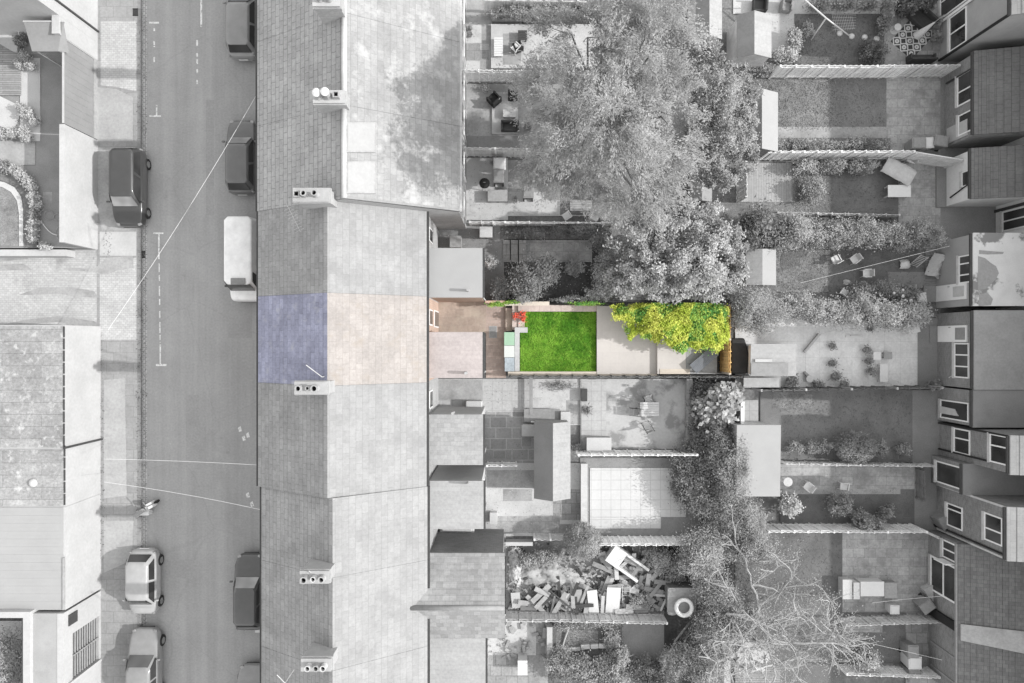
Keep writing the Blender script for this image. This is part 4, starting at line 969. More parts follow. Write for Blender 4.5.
# ------------------------------------------------------------------ vehicles
def paintm(name,c,coat=.6):
    t=NT(name,.28,.5); t.b.inputs['Coat Weight'].default_value=coat; t.b.inputs['Coat Roughness'].default_value=.08
    f=t.ramp(t.noise(2.2,5),.3,.7,.88,1.1); rgb=t.n.new('ShaderNodeRGB'); rgb.outputs[0].default_value=col(c)
    return t.out(t.mul(rgb.outputs[0],f))
def car(label,pc,up,L,Wd,Ht,paint,hood=.27,tail=.10,ws=.13,rs=.07,cat='car',name='parked_car',van=False,z=0.0,group='cars parked along the kerbs'):
    """pc = ground pixel of the centre; up = True when the bonnet points up the picture"""
    x,y=P(*pc); t=thing(name,label,cat,(x,y,z),0 if up else math.pi,group)
    w=Wd/2; deck=.62*Ht if not van else .55*Ht; h=L/2
    # body: rings along the length (front = +y)
    st=[(-h,.58,.38,.52),(-h+.05,.78,.26,deck*.82),(-h+.18,.91,.22,deck*.97),(-h+.45,.98,.20,deck+.01),(-h*.45,1,.18,deck+.02),(0,1,.18,deck+.01),(h*.45,1,.18,deck-.01),(h-.75,.985,.19,deck*.95),(h-.40,.94,.2,deck*.87),(h-.16,.84,.22,deck*.76),(h-.04,.68,.26,deck*.66),(h,.50,.36,.46)]
    if van: st[-4:]=[(h-.45,.98,.19,deck*.99),(h-.15,.94,.22,deck*.92),(h-.04,.84,.26,deck*.8),(h,.70,.36,.55)]
    b=MB(); ring=[]
    for (yy,kw,zl,zt) in st:
        ww=w*kw; r=[(-ww*.86,zl),(-ww,zl+.14),(-ww*1.0,(zl+zt)*.52),(-ww*.965,zt-.07),(-ww*.86,zt),(0,zt+.025),(ww*.86,zt),(ww*.965,zt-.07),(ww,(zl+zt)*.52),(ww,zl+.14),(ww*.86,zl)]
        ring.append(len(b.v)); b.v+=[(q[0],yy,q[1]) for q in r]; n=len(r)
    for i in range(len(st)-1):
        for j in range(n):
            j2=(j+1)%n; b.f.append((ring[i]+j,ring[i]+j2,ring[i+1]+j2,ring[i+1]+j))
    b.f.append(tuple(ring[0]+j for j in range(n-1,-1,-1))); b.f.append(tuple(ring[-1]+j for j in range(n)))
    body=b.build('body',paint,t,smooth=True,sub=2)
    # cabin
    yf=h-L*hood; yr=-h+L*tail; tf=yf-L*ws; tr=yr+L*rs; wb=w*.93; wt=w*.74 if not van else w*.86
    zb=deck-.05; zt=Ht
    b=MB(); seg=5
    lev=[(zb,wb,yf,yr),(zb+(zt-zb)*.45,wb*.55+wt*.45,yf+(tf-yf)*.42,yr+(tr-yr)*.40),(zt-.07,wt*1.01,tf+.05,tr-.04),(zt,wt*.9,tf-.12,tr+.10)]
    rr=[]
    for (zz,ww,a,c) in lev:
        rr.append(len(b.v)); q=.26*ww
        b.v+=[(-ww+q,a,zz),(ww-q,a,zz),(ww,a-q,zz),(ww,c+q,zz),(ww-q,c,zz),(-ww+q,c,zz),(-ww,c+q,zz),(-ww,a-q,zz)]
    for i in range(3):
        for j in range(8): j2=(j+1)%8; b.f.append((rr[i]+j,rr[i]+j2,rr[i+1]+j2,rr[i+1]+j) if False else (rr[i]+j2,rr[i]+j,rr[i+1]+j,rr[i+1]+j2))
    b.f.append(tuple(rr[3]+j for j in range(7,-1,-1)))
    cab=b.build('roof',paint,t,smooth=True); m_=cab.modifiers.new('bevel','BEVEL'); m_.width=.05; m_.segments=3; m_.limit_method='ANGLE'
    # glass, a little proud of the cabin
    def pt(f,side,fr):     # f 0..1 up the cabin
        zz=zb+(zt-.07-zb)*f; ww=wb+(wt*1.01-wb)*f; a=yf+(tf+.05-yf)*f; c=yr+(tr-.04-yr)*f
        return zz,ww,a,c
    def g(f): return pt(f,0,0)
    z0,w0,a0,c0=g(.12); z1,w1,a1,c1=g(.95)
    e=.02
    def pane(nm,q):
        n_=(Vector(q[1])-Vector(q[0])).cross(Vector(q[3])-Vector(q[0])).normalized()
        bb=MB(); bb.quad(*q); bb.quad(*[tuple(Vector(p)-n_*.03) for p in q][::-1])
        return bb.build(nm,mt[('carglass' if paint in (pm['black'],pm['darkgrey'],pm['dull']) else 'carglass_mid') if nm=='windscreen' else 'carglass_dark'],t)
    pane('windscreen',[(-w0*.84,a0+e,z0+e),(w0*.84,a0+e,z0+e),(w1*.84,a1+e,z1+e),(-w1*.84,a1+e,z1+e)][::-1])
    if not van: pane('rear_window',[(w0*.80,c0-e,z0+e),(-w0*.80,c0-e,z0+e),(-w1*.80,c1-e,z1+e),(w1*.80,c1-e,z1+e)][::-1])
    for s in (-1,1):
        for (fa,fb) in (((.04,.47),(.51,.93)) if not van else ((.03,.20),)):
            ya,yb=a0+(c0-a0)*fa,a0+(c0-a0)*fb; yc,yd=a1+(c1-a1)*(fa+.02),a1+(c1-a1)*(fb-.01)
            q=[(s*(w0+.015),ya,z0+.04),(s*(w0+.015),yb,z0+.04),(s*(w1+.02),yd,z1-.03),(s*(w1+.02),yc,z1-.03)]
            pane('side_window',q if s<0 else q[::-1])
        mb=MB(); mb.obox((s*(w+.08),yf-.28,deck+.05),(.16,.10,.12)); mb.build('mirror',paint if not van else mt['dark'],t,bevel=.03)
        hl=MB(); hl.obox((s*w*.66,h-.17,deck*.68),(w*.26,.24,.12),-s*.45,.0); hl.build('headlight',mt['metal'] if not van else mt['upvc'],t,bevel=.05)
        tl=MB(); tl.obox((s*w*.80,-h+.13,deck*.78),(w*.14,.10,.24)); tl.build('tail_light',mt['grey'],t,bevel=.03)
        for yy in (h-L*.185,-h+L*.19):
            rad=.31; tb=MB(); prof=[(.17,-.10),(.25,-.11),(.30,-.09),(.31,0),(.30,.09),(.25,.11),(.17,.10)]
            nseg=20
            for k in range(nseg):
                for (r_,o_) in prof:
                    a=2*math.pi*k/nseg; tb.v.append((s*(w-.085)+o_, yy+r_*math.cos(a), rad+r_*math.sin(a)))
            np_=len(prof)
            for k in range(nseg):
                for j in range(np_-1):
                    k2=(k+1)%nseg; tb.f.append((k*np_+j,k*np_+j+1,k2*np_+j+1,k2*np_+j))
            wh=tb.build('wheel',mt['black'],t,smooth=True)
            rb=MB(); rb.tube([(s*(w-.16),yy,rad),(s*(w+.015),yy,rad)],.19,14)
            for k in range(5):
                a=k*2*math.pi/5; rb.obox((s*(w+.018),yy+.10*math.cos(a),rad+.10*math.sin(a)),(.02,.16,.04),0,-a if False else a,'X')
            ri=rb.build('rim',mt['metal'],t); ri.parent=wh
    bp=MB(); bp.obox((0,h-.05,.36),(w*1.0,.12,.14)); bp.build('bumper',mt['dark'],t,bevel=.03)
    bp=MB(); bp.obox((0,-h+.04,.40),(w*1.15,.10,.16)); bp.build('bumper',paint,t,bevel=.03)
    MB().obox((0,-h-.02,.55),(.50,.012,.11)).build('number_plate',mt['upvc'],t)
    return t
pm={'black':paintm('black_paint',.045),'silver':paintm('silver_paint',.34),'grey':paintm('grey_paint',.24),'darkgrey':paintm('dark_grey_paint',.075),'white':paintm('white_paint',.80,.3),'mid':paintm('mid_grey_paint',.23),'dull':paintm('dull_grey_paint',.115)}
car('black estate car parked facing down with its wheels up on the pavement',(136,190),False,4.3,1.74,1.52,pm['black'],.235,.02,.13,.05,z=.03)
car('small silver hatchback parked half on the pavement beside the smooth white roof',(150,578),False,3.6,1.62,1.42,pm['silver'],.18,.05,.13,.10,z=.03)
car('silver grey saloon cut off by the bottom edge, parked behind the small silver hatchback',(151,662),True,4.3,1.70,1.42,pm['mid'],.30,.12,.14,.10,z=.03)
car('grey hatchback at the top edge tucked under the terrace eaves',(247.5,26),True,4.2,1.64,1.48,pm['mid'],.24,.05,.12,.07)
car('dark grey hatchback under the slanting white cable, bonnet pointing up',(246.5,160),True,4.1,1.62,1.45,pm['dull'],.25,.04,.14,.08)
car('dark grey car with a dull mottled roof parked beside the lower terrace, bonnet up',(254,588),True,4.2,1.62,1.43,pm['darkgrey'],.27,.06,.14,.08)
car('grey car partly cut by the bottom edge under the terrace eaves',(256.5,697),True,4.2,1.62,1.45,pm['grey'],.26,.06,.14,.08)
t=car('white panel van with a dark square roof vent parked under the terrace eaves',(251.5,262),False,4.5,1.70,1.98,pm['white'],.12,.0,.08,.02,cat='van',name='parked_van',van=True)
b=MB(); b.obox((-.05,1.25,2.0),(.78,.34,.05)); b.build('roof_vent',mt['grey'],t,bevel=.04)
# white box left behind the dark car
x,y=P(261.5,628,.3); t=thing('storage_box','small white box standing at the kerb behind the dark mottled car','box',(x,y,0)); MB().box(-.28,.28,-.17,.17,0,.42).build('box_body',mt['white'],t,bevel=.03); MB().box(-.30,.30,-.19,.19,.42,.47).build('lid',mt['white'],t,bevel=.015)
# moped on the left kerb
x,y=P(147.5,508,.3); t=thing('moped','small white moped leaning at the kerb below the thin cables','moped',(x,y,.0),math.radians(35))
b=MB()
for s,yy in ((1,.52),(-1,-.5)):
    tb=MB(); prof=[(.13,-.05),(.19,-.06),(.22,0),(.19,.06),(.13,.05)]
    for k in range(18):
        for r_,o_ in prof: a=2*math.pi*k/18; tb.v.append((s*.52+r_*math.cos(a),o_,.22+r_*math.sin(a)))
    for k in range(18):
        for j in range(4): k2=(k+1)%18; tb.f.append((k*5+j,k*5+j+1,k2*5+j+1,k2*5+j))
    tb.build('wheel',mt['black'],t,smooth=True)
MB().obox((-.38,0,.55),(.62,.26,.26)).build('body',mt['white'],t,bevel=.1)
MB().obox((-.30,0,.73),(.60,.24,.10)).build('seat',mt['grey'],t,bevel=.04)
MB().obox((.10,0,.26),(.5,.24,.06)).obox((.42,0,.55),(.10,.32,.62),0,-.3).build('leg_shield',mt['white'],t,bevel=.03)
MB().tube([(.52,0,.25),(.38,0,.95)],.03,8).tube([(.36,-.33,.98),(.38,0,.96),(.36,.33,.98)],.022,8).build('handlebar',mt['metal'],t)
x,y=P(141,514,.7); t=thing('top_box','white rounded box lying beside the moped at the kerb','box',(x,y,.1)); MB().obox((0,0,.25),(.72,.27,.5)).build('box_body',mt['white'],t,bevel=.09); MB().lathe((-.22,0,.5),[(.09,0),(.09,.02),(.03,.05)],10).build('lid_knob',mt['grey'],t)
# ------------------------------------------------------------------ trees, hedges, shrubs
def leaf_mesh(name,m,pts,dirs,size,aspect,parent,R):   # size in metres, tip to tip
    """pts (n,3) leaf centres, dirs (n,3) leaf axis"""
    n=len(pts); nn=R.normal(size=(n,3))*.48+np.array((.25,0,.95)); nn/=np.linalg.norm(nn,axis=1,keepdims=True)
    d=dirs-nn*(dirs*nn).sum(1,keepdims=True)*.8; d/=np.linalg.norm(d,axis=1,keepdims=True)+1e-9
    s=np.cross(nn,d); s/=np.linalg.norm(s,axis=1,keepdims=True)+1e-9
    L=(size*R.uniform(.6,1.4,n))[:,None]
    v=np.empty((n,4,3),np.float32)
    v[:,0]=pts-d*L*.5; v[:,1]=pts+s*L*.5*aspect; v[:,2]=pts+d*L*.5; v[:,3]=pts-s*L*.5*aspect
    me=bpy.data.meshes.new(name); me.vertices.add(n*4); me.vertices.foreach_set('co',v.reshape(-1))
    me.loops.add(n*4); me.loops.foreach_set('vertex_index',np.arange(n*4,dtype=np.int32))
    me.polygons.add(n); me.polygons.foreach_set('loop_start',np.arange(0,n*4,4,dtype=np.int32))
    try: me.polygons.foreach_set('loop_total',np.full(n,4,np.int32))
    except Exception: pass
    me.update(calc_edges=True); me.materials.append(m)
    o=bpy.data.objects.new(name,me); C.objects.link(o)
    if parent: o.parent=parent
    return o
def blob_points(blobs,n,R,clump=60,spread=.2,shell=.5,up=.25):
    vol=np.array([(b[3]*b[4]*b[5])**.67 for b in blobs]); vol/=vol.sum(); P_=[];D=[]
    for b,f in zip(blobs,vol):
        k=max(4,int(n*f)); nc=max(3,k//clump)
        u=R.normal(size=(nc,3)); u[:,2]+=up; u/=np.linalg.norm(u,axis=1,keepdims=True)
        r=shell+(1-shell)*R.uniform(0,1,nc)**.6; r*=R.uniform(.82,1.12,nc)
        cc=u*r[:,None]
        i=R.integers(0,nc,k); off=R.normal(size=(k,3))*spread*R.uniform(.4,1.3,nc)[i][:,None]
        p=(cc[i]+off)*np.array(b[3:6]); dd=R.normal(size=(k,3))+cc[i]*.6
        P_.append(p+np.array(b[:3])); D.append(dd)
    return np.concatenate(P_),np.concatenate(D)
def blobs_px(lst):
    """(px,py,rpx,rpy,z,rz) -> world ellipsoids"""
    out=[]
    for (px,py,rx,ry,z,rz) in lst:
        x,y=P(px,py,z); s=(H-z)/K; out.append((x,y,z,rx*s,ry*s,rz))
    return out
def limbs(base,blobs,r0,parent,m,R,nb=2,name='trunk'):
    b=MB(); top=np.mean([q[:3] for q in blobs],axis=0); fork=Vector((base[0]*.6+top[0]*.4,base[1]*.6+top[1]*.4,top[2]*.45))
    b.tube([(base[0],base[1],0),((base[0]+fork.x)/2+.08,(base[1]+fork.y)/2-.06,fork.z*.5),tuple(fork)],[r0*1.25,r0,r0*.8],10)
    for q in blobs:
        for _ in range(nb):
            u=R.normal(size=3); u[2]=abs(u[2]); u/=np.linalg.norm(u); e=Vector((q[0]+u[0]*q[3]*.75,q[1]+u[1]*q[4]*.75,q[2]+u[2]*q[5]*.7)); c=Vector(q[:3])
            mid=fork.lerp(c,.55)+Vector(R.normal(size=3))*.15
            b.tube([tuple(fork),tuple(mid),tuple(c.lerp(e,.3)),tuple(e)],[r0*.6,r0*.42,r0*.25,r0*.07],6)
    return b.build(name,m,parent,smooth=True)
def tree(label,base,blobs,n,size,m,r0=.14,bark='bark',aspect=.55,seed=1,clump=60,spread=.2,shell=.5,cat='tree',name='tree',up=.25,group=None,nb=2,extra=None):
    R=np.random.default_rng(seed); bx,by=P(*base); t=thing(name,label,cat,(bx,by,0),0,group); B=blobs_px(blobs)
    o=limbs((bx,by),B,r0,t,mt[bark],R,nb); o.location=(-bx,-by,0); n=int(n*2.3); size*=.68
    p,d=blob_points(B,n,R,clump,spread,shell,up); p[:,2]=np.maximum(p[:,2],.04)
    p-=np.array((bx,by,0)); leaf_mesh('crown',mt[m],p.astype(np.float32),d,size,aspect,t,R)
    return t
def shrub(label,blobs,n,size,m,seed=1,clump=40,spread=.2,shell=.45,aspect=.6,cat='shrub',name='shrub',up=.5,stems=True,group=None):
    R=np.random.default_rng(seed); B=blobs_px(blobs); bx,by=B[0][0],B[0][1]
    t=thing(name,label,cat,(bx,by,0),0,group)
    if stems:
        for q in B:
            b=MB()
            for _ in range(3):
                u=R.normal(size=3)*.5; b.tube([(q[0]-bx,q[1]-by,0),(q[0]-bx+u[0]*q[3],q[1]-by+u[1]*q[4],q[2]+.3*q[5])],[.035,.012],5)
            b.build('stem',mt['bark'],t)
    if size<.2: n=int(n*1.7); size*=.75
    p,d=blob_points(B,n,R,clump,spread,shell,up); p[:,2]=np.maximum(p[:,2],.03)
    p-=np.array((bx,by,0)); leaf_mesh('foliage',mt[m],p.astype(np.float32),d,size,aspect,t,R)
    return t
# the big birch: long drooping sprays
def birch():
    R=np.random.default_rng(11); bx,by=P(598,138); t=thing('birch_tree','large pale feathery birch tree with drooping sprays, the widest crown in the gardens','tree',(bx,by,0))
    B=blobs_px([(600,70,55,55,10.2,2.2),(645,50,45,52,10.5,2.0),(560,110,44,48,8.2,2.0),(605,125,58,52,10.6,2.3),(655,110,44,45,9.6,2.0),(628,170,50,40,8.8,2.0),(575,160,42,38,7.4,1.8),(640,8,55,34,8.5,2.0),(580,38,40,34,8.0,1.8),(665,150,32,34,7.2,1.6),(548,175,20,26,5.8,1.2),(640,205,28,20,6.6,1.2)])
    o=limbs((bx,by),B,.17,t,mt['bark'],R,2); o.location=(-bx,-by,0)
    P_=[];D_=[]
    for b in B:
        ns=int(180*b[3]*b[4]/2.2); u=R.normal(size=(ns,3)); u[:,2]=np.abs(u[:,2])*.9+.1; u/=np.linalg.norm(u,axis=1,keepdims=True)
        r=R.uniform(.25,1,ns)**.6; nc=max(5,ns//16); ci=R.integers(0,nc,ns); u=u[:nc][ci]+R.normal(size=(ns,3))*.10; r=r[:nc][ci]; st=u*r[:,None]*np.array(b[3:6])+np.array(b[:3])
        out=u.copy(); out[:,2]=0; out/=np.linalg.norm(out,axis=1,keepdims=True)+1e-6
        out+=R.normal(size=(ns,3))*.35
        for i in range(ns):
            L=R.uniform(.7,1.5); k=34; f=np.sort(R.uniform(0,1,k))
            q=st[i]+np.outer(f*L*.75,out[i])+np.outer(-(f**2)*L*.8,(0,0,1))+R.normal(size=(k,3))*.07
            P_.append(q); D_.append(out[i]+np.outer(f,(0,0,-1.2))+R.normal(size=(k,3))*.55)
    p=np.concatenate(P_)-np.array((bx,by,0)); d=np.concatenate(D_)
    leaf_mesh('crown',mt['leaf_birch'],p.astype(np.float32),d,.125,.30,t,R)
    return t
birch()
tree('darker dense tree between the birch and the white roofed shed',(704,128),[(700,58,22,22,5.5,1.4),(728,82,22,20,5.6,1.4),(712,100,26,24,6.2,1.5),(738,110,20,26,5.0,1.4),(722,138,30,26,5.6,1.5),(742,150,16,22,4.4,1.1),(702,150,22,28,5.0,1.4),(722,176,22,15,4.4,1.1),(708,180,14,12,4.4,1.0)],26000,.15,'leaf_mid',.16,seed=3,clump=170,spread=.115,shell=.35)
tree('broad full crowned tree overlapping the top of the coloured garden',(668,262),[(640,235,30,26,3.6,1.2),(680,220,32,24,4.2,1.3),(712,235,28,26,3.9,1.2),(655,262,34,26,3.8,1.2),(695,262,34,28,4.3,1.3),(728,262,20,26,3.2,1.0),(630,283,28,20,2.8,.9),(668,286,34,16,3.0,.9),(708,286,30,16,3.1,.9)],30000,.17,'leaf_soft',.2,seed=5,clump=190,spread=.115,shell=.4,aspect=.7)
# the yellow-green tree of the coloured garden, cut back along its fences
R_=[(633,314,19,11,1.75,.34),(652,310,16,9,2.0,.4),(668,322,20,15,2.1,.45),(690,313,22,12,2.2,.45),(712,313,18,12,2.1,.42),(700,334,20,14,2.0,.45),(717,332,13,17,2.0,.4),(680,340,14,12,1.9,.4),(655,333,9,10,1.6,.3),(632,331,6,10,1.5,.25),(646,326,10,10,1.7,.3),(618,309,8,6,1.6,.25)]
def yellow():
    R=np.random.default_rng(21); bx,by=P(664,309); t=thing('tree','yellow and green leaved tree reaching over the pale stone patio of the coloured garden','tree',(bx,by,0)); B=blobs_px(R_)
    o=limbs((bx,by),B,.08,t,mt['bark'],R,2); o.location=(-bx,-by,0)
    p,d=blob_points(B,44000,R,60,.16,.4,.4)
    z=p[:,2]; lim=(P(0,303.5,0)[1]-0)*(H-z)/H; ymax=(341.5-303.0)*(H-z)/K; xmax=(729.5-512)*(H-z)/K
    ok=(p[:,1]<ymax)&(p[:,0]<xmax); p=p[ok]; d=d[ok]
    # flower-like yellow clumps sit among greener ones
    c=R.uniform(size=(60,2))*np.array((6.6,3.0))+np.array((P(606,0,2)[0],P(0,358,2)[1]))
    i=np.argmin(((p[:,None,:2]-c[None])**2).sum(2),axis=1)
    yel=(R.uniform(size=60)<.60)[i]|(R.uniform(size=len(p))<.12)
    b0=np.array((bx,by,0))
    leaf_mesh('crown',mt['leaf_yellow'],(p[yel]-b0).astype(np.float32),d[yel],.092,.7,t,R)
    leaf_mesh('crown',mt['leaf_green'],(p[~yel]-b0-np.array((0,0,.06))).astype(np.float32),d[~yel],.095,.7,t,R)
yellow()
shrub('strip of green growth over the top wall beside the terracotta yard',[(498,304,9,2.6,1.0,.3),(512,302.5,8,2.2,1.1,.25),(588,303.5,14,1.8,1.1,.25)],1300,.10,'leaf_green',9,25,.25)
shrub('dark rounded shrub on the slabs above the coloured lawn',[(528,280,17,18,1.3,1.1),(547,272,12,14,1.5,1.0),(522,293,12,10,1.0,.8)],7000,.12,'leaf_dark',31)
shrub('small pale leaved plant by the corner of the white outrigger',[(491,263,7,7,.6,.5)],700,.10,'leaf_pale',32)
shrub('low dark creeper along the foot of the fence below the tilted chairs',[(530,233,26,5,.5,.4),(575,231,26,6,.6,.5)],4200,.11,'leaf_dark',33)
shrub('straggly bush under the broad crowned tree beside the dark slabs',[(608,272,14,20,1.1,.9),(600,292,14,9,.9,.7),(575,300,20,4,.7,.4)],4500,.12,'leaf_hedge',34)
shrub('spiky dark bush between the broad crowned tree and the long hedge',[(757,224,16,18,1.8,1.3),(775,236,16,13,1.5,1.0),(745,240,10,14,1.5,1.0)],7000,.20,'leaf_dark',35,18,.3,.3,.28)
shrub('rounded pale green bush at the left end of the long hedge',[(792,230,16,16,1.7,1.2),(785,240,14,10,1.4,.9)],5000,.12,'leaf_mid',36)
def hedge(label,x0,x1,yc,ry,z,rz,n,m,seed,size=.11,step=14,jit=2.5):
    r=random.Random(seed); bl=[]; x=x0
    while x<x1: bl.append((x,yc(x)+r.uniform(-jit,jit),step*.8,ry*r.uniform(.85,1.1),z*r.uniform(.92,1.06),rz)); x+=step*.8
    return shrub(label,bl,n,size,m,seed,45,.22,.5,cat='hedge',name='hedge')
hedge('long clipped mid grey hedge running from the spiky bush to the white walled extension',806,936,lambda x:233+(x-806)*.012,13,1.25,.75,22000,'leaf_hedge',41)
hedge('loose leafy hedge along the top of the octagonal patio',748,925,lambda x:308+(x-748)*.03 if x>760 else 306,14,1.25,.8,22000,'leaf_soft',42,.12,16,4)
shrub('pale wispy bush beside the coloured garden below the small pale shed',[(748,302,18,14,2.0,1.2),(765,310,18,12,1.8,1.0),(740,318,9,12,1.8,1.0),(757,326,14,10,1.5,.9)],9000,.11,'leaf_mid',43,35,.25,.4,.45)
shrub('dense round clipped ball shrub above the junk filled garden',[(582.5,541,17.5,17,1.2,.95)],11000,.075,'leaf_hedge',44,8,.05,.92,.6)
tree('spiky dark dome shaped tree right of the light tiled patio',(686,474),[(698,478,20,30,.9,.6),(687,460,14,14,.7,.5),(705,500,15,14,.9,.6),(682,484,9,16,.5,.4)],15000,.19,'leaf_dark',.12,seed=45,clump=22,spread=.28,shell=.4,aspect=.3)
shrub('bright broad leaved bush below the orange end fence',[(722,402,15,15,1.8,.9),(709,408,12,12,1.4,.8),(733,392,8,9,1.5,.6)],2300,.26,'leaf_broad',46,14,.3,.4,.75)
shrub('dark ground ivy patch left of the bright broad leaved bush',[(702,398,14,18,.7,.5),(712,430,20,18,.6,.5),(700,428,12,20,.7,.5)],6500,.13,'leaf_dark',47)
tree('tall ivy clad hedge mass climbing beside the large white shed',(728,500),[(739,452,8,22,1.6,.8),(733,474,17,28,1.5,.9),(733,510,22,26,1.15,.7),(722,538,22,22,1.1,.7),(745,520,18,22,1.4,.8),(752,542,18,18,1.4,.8)],38000,.12,'leaf_hedge',.14,seed=48,clump=45,spread=.2,shell=.45,cat='tree',name='ivy_tree')
tree('tangled green tree beside the grassy bottom garden',(690,615),[(700,548,20,16,1.7,.9),(702,560,20,18,1.7,.9),(704,585,12,18,1.5,.7),(708,622,14,20,1.6,.8),(712,640,14,20,1.8,.9),(694,657,20,16,1.4,.8),(706,670,16,14,1.5,.8),(672,662,12,15,1.1,.6),(722,600,18,20,1.9,.9)],32000,.13,'leaf_mid',.14,seed=49,clump=40,spread=.22,shell=.35)
shrub('leafy border bush along the bottom edge beside the white edging wall',[(560,660,14,12,.9,.7),(580,666,18,10,1.0,.7),(606,668,16,10,.9,.7),(622,656,7,10,.9,.6),(598,680,30,8,1.0,.7)],9000,.13,'leaf_mid',50)
shrub('dark ivy on the ground under the tangled tree at the bottom edge',[(642,668,18,14,.6,.4),(660,680,20,12,.7,.5)],3500,.13,'leaf_dark',51)
tree('dark narrow hedge strip between the mottled patio and the large white shed',(712,440),[(712,420,12,14,1.3,.7),(716,440,12,16,1.4,.8),(712,458,12,14,1.3,.7),(700,442,9,16,.9,.6)],9000,.13,'leaf_dark',.08,seed=52,clump=40,spread=.2,shell=.4,cat='hedge',name='hedge')
# bare twisted tree
def twisted():
    R=random.Random(5); rr=np.random.default_rng(5); bx,by=P(750,612); t=thing('twisted_tree','bare twisted tree with pale crooked branches at the bottom of the gardens','tree',(bx,by,0))
    tr=MB(); br=MB(); tips=[]
    def grow(p,d,L,r,dep):
        pts=[p]; dd=d.copy(); q=p.copy(); k=5
        for i in range(k):
            dd=(dd+Vector((R.gauss(0,.25),R.gauss(0,.25),R.gauss(0,.16)))).normalized(); dd.z=max(-.35,min(dd.z,.5)) if dep>0 else dd.z
            q=q+dd*(L/k); q.z=min(max(q.z,1.2),5.2); pts.append(q.copy())
        rs=[max(.011,r*(1-.5*i/k)) for i in range(k+1)]
        (tr if dep==0 else br).tube([tuple(a) for a in pts],rs,6 if dep<2 else 4)
        if dep>=2: tips.extend(pts[1:])
        if dep<4:
            for i in range({0:6,1:4,2:4,3:2}[dep]):
                a=pts[R.randint(2 if dep else 3,k)]; an=R.uniform(0,2*math.pi); s=R.uniform(.5,1.0)
                nd=(dd*(1-s*.6)+Vector((math.cos(an)*s,math.sin(an)*s,R.uniform(-.1,.35)))).normalized()
                grow(a,nd,L*R.uniform(.55,.85),max(.014,r*.6),dep+1)
    for an in (.12,-.4,-.9,-1.4,1.6,2.2,2.9,-2.4):
        q=Vector((0,0,1.6)); grow(q,Vector((math.cos(an),math.sin(an),.55)),R.uniform(2.1,3.1),.095,1)
    tr.tube([(0,0,0),(.1,.05,.9),(0,0,1.75)],[.2,.16,.15],10)
    tr.build('trunk',mt['bark_pale'],t,smooth=True); br.build('branches',mt['bark_pale'],t)
    T=np.array([tuple(a) for a in tips]); i=rr.integers(0,len(T),13000); p=T[i]+rr.normal(size=(13000,3))*.20-np.array((0,0,.2))
    leaf_mesh('crown',mt['leaf_mid'],p.astype(np.float32),rr.normal(size=(13000,3)),.085,.5,t,rr)
twisted()
# right hand garden plants
hedge('mixed flower border along the foot of the long pale fence',775,886,lambda x:146,7,.45,.4,7000,'leaf_mid',61,.11,12,2.5)
shrub('round clipped bush on the lawn left of the brick wing',[(855,447,19,14.5,.75,.75)],11000,.07,'leaf_hedge',62,8,.05,.93,.6)
for q,l in (((795,447,9,6,.5,.4),'loose plant nearest the large white shed at the foot of the lawn'),((812,448,8,6,.55,.45),'middle of three loose plants left of the round clipped bush'),((826,447,6,6,.5,.4),'loose plant touching the left of the round clipped bush'),((880,448,6,7,.5,.4),'loose plant touching the right of the round clipped bush'),((902,449,7,6,.4,.35),'low plant at the far right of the lawn foot')): shrub(l,[q],750,.11,'leaf_hedge',int(q[0]))
shrub('white flowering bush left of the smaller dark bush, below the slab path',[(788.5,505,10.5,10.5,.75,.6)],700,.17,'leaf_pale',64,10,.22,.5,.7)
shrub('dark bushy plant below the white chair on the slab path',[(839,504,10,10,.8,.65)],2500,.13,'leaf_hedge',65)
shrub('spreading bush overlapping the pale fence beside the dark bushy plant',[(862,520,10,9,1.0,.7),(875,523,7,6,1.0,.6),(884,512,6,6,.7,.5)],2600,.14,'leaf_mid',66)
shrub('pale domed flowering bush in the garden at the bottom right',[(868,658,10,9,.9,.6)],900,.14,'leaf_pale',67,12,.2,.6,.7)
shrub('flowering shrub with white blooms beside the decking',[(884,290,16,9,.7,.5),(905,293,16,8,.7,.5),(862,290,14,8,.6,.45)],3500,.12,'leaf_hedge',68)
R=np.random.default_rng(70)
def blooms(label,pts,z,r=.09):
    x0,y0=P(*pts[0],z); t=thing('flower_cluster',label,'flowers',(x0,y0,0))
    b=MB(); st=MB()
    for q in pts:
        x,y=P(*q,z); s=r*R.uniform(.7,1.3); 
        b.lathe((x-x0,y-y0,z-.04),[(s*.3,0),(s,.04),(s*.8,.08),(s*.2,.11)],8); st.tube([(x-x0,y-y0,0),(x-x0,y-y0,z-.04)],.012,5)
    b.build('blooms',mt['white'],t); st.build('stems',mt['bark'],t)
blooms('scattered white blooms on the shrub beside the decking',[(894,293),(903,296),(901,302),(911,301),(885,300),(879,303),(903,290),(897,303)],1.15)
shrub('dark bush in the corner of the lawn with four white discs',[(874,52,12,11,.6,.5)],2600,.12,'leaf_dark',71)
shrub('leafy plants in the narrow bed beside the patterned rug',[(884,22,6,12,.6,.5),(888,4,6,10,.6,.5)],2200,.12,'leaf_hedge',72)
for q,l in (((820,4,12,6,.6,.45),'tufted plant at the top edge behind the swing frame net'),((846,3,12,6,.6,.5),'tufted plant in the middle of the top edge of the dark lawn'),((868,4,10,6,.6,.45),'tufted plant at the top edge nearest the patterned rug')): shrub(l,[q],1100,.14,'leaf_mid',int(q[0]),24,.3)
shrub('pale rockery plants left of the white swing frame',[(793,40,8,12,.5,.4),(786,56,12,7,.5,.4),(808,30,6,8,.4,.3)],2500,.13,'leaf_pale',74)
shrub('low weeds along the fence foot beside the plain grey panels',[(760,70,14,6,.4,.3),(745,66,10,7,.5,.4)],1800,.12,'leaf_mid',75)
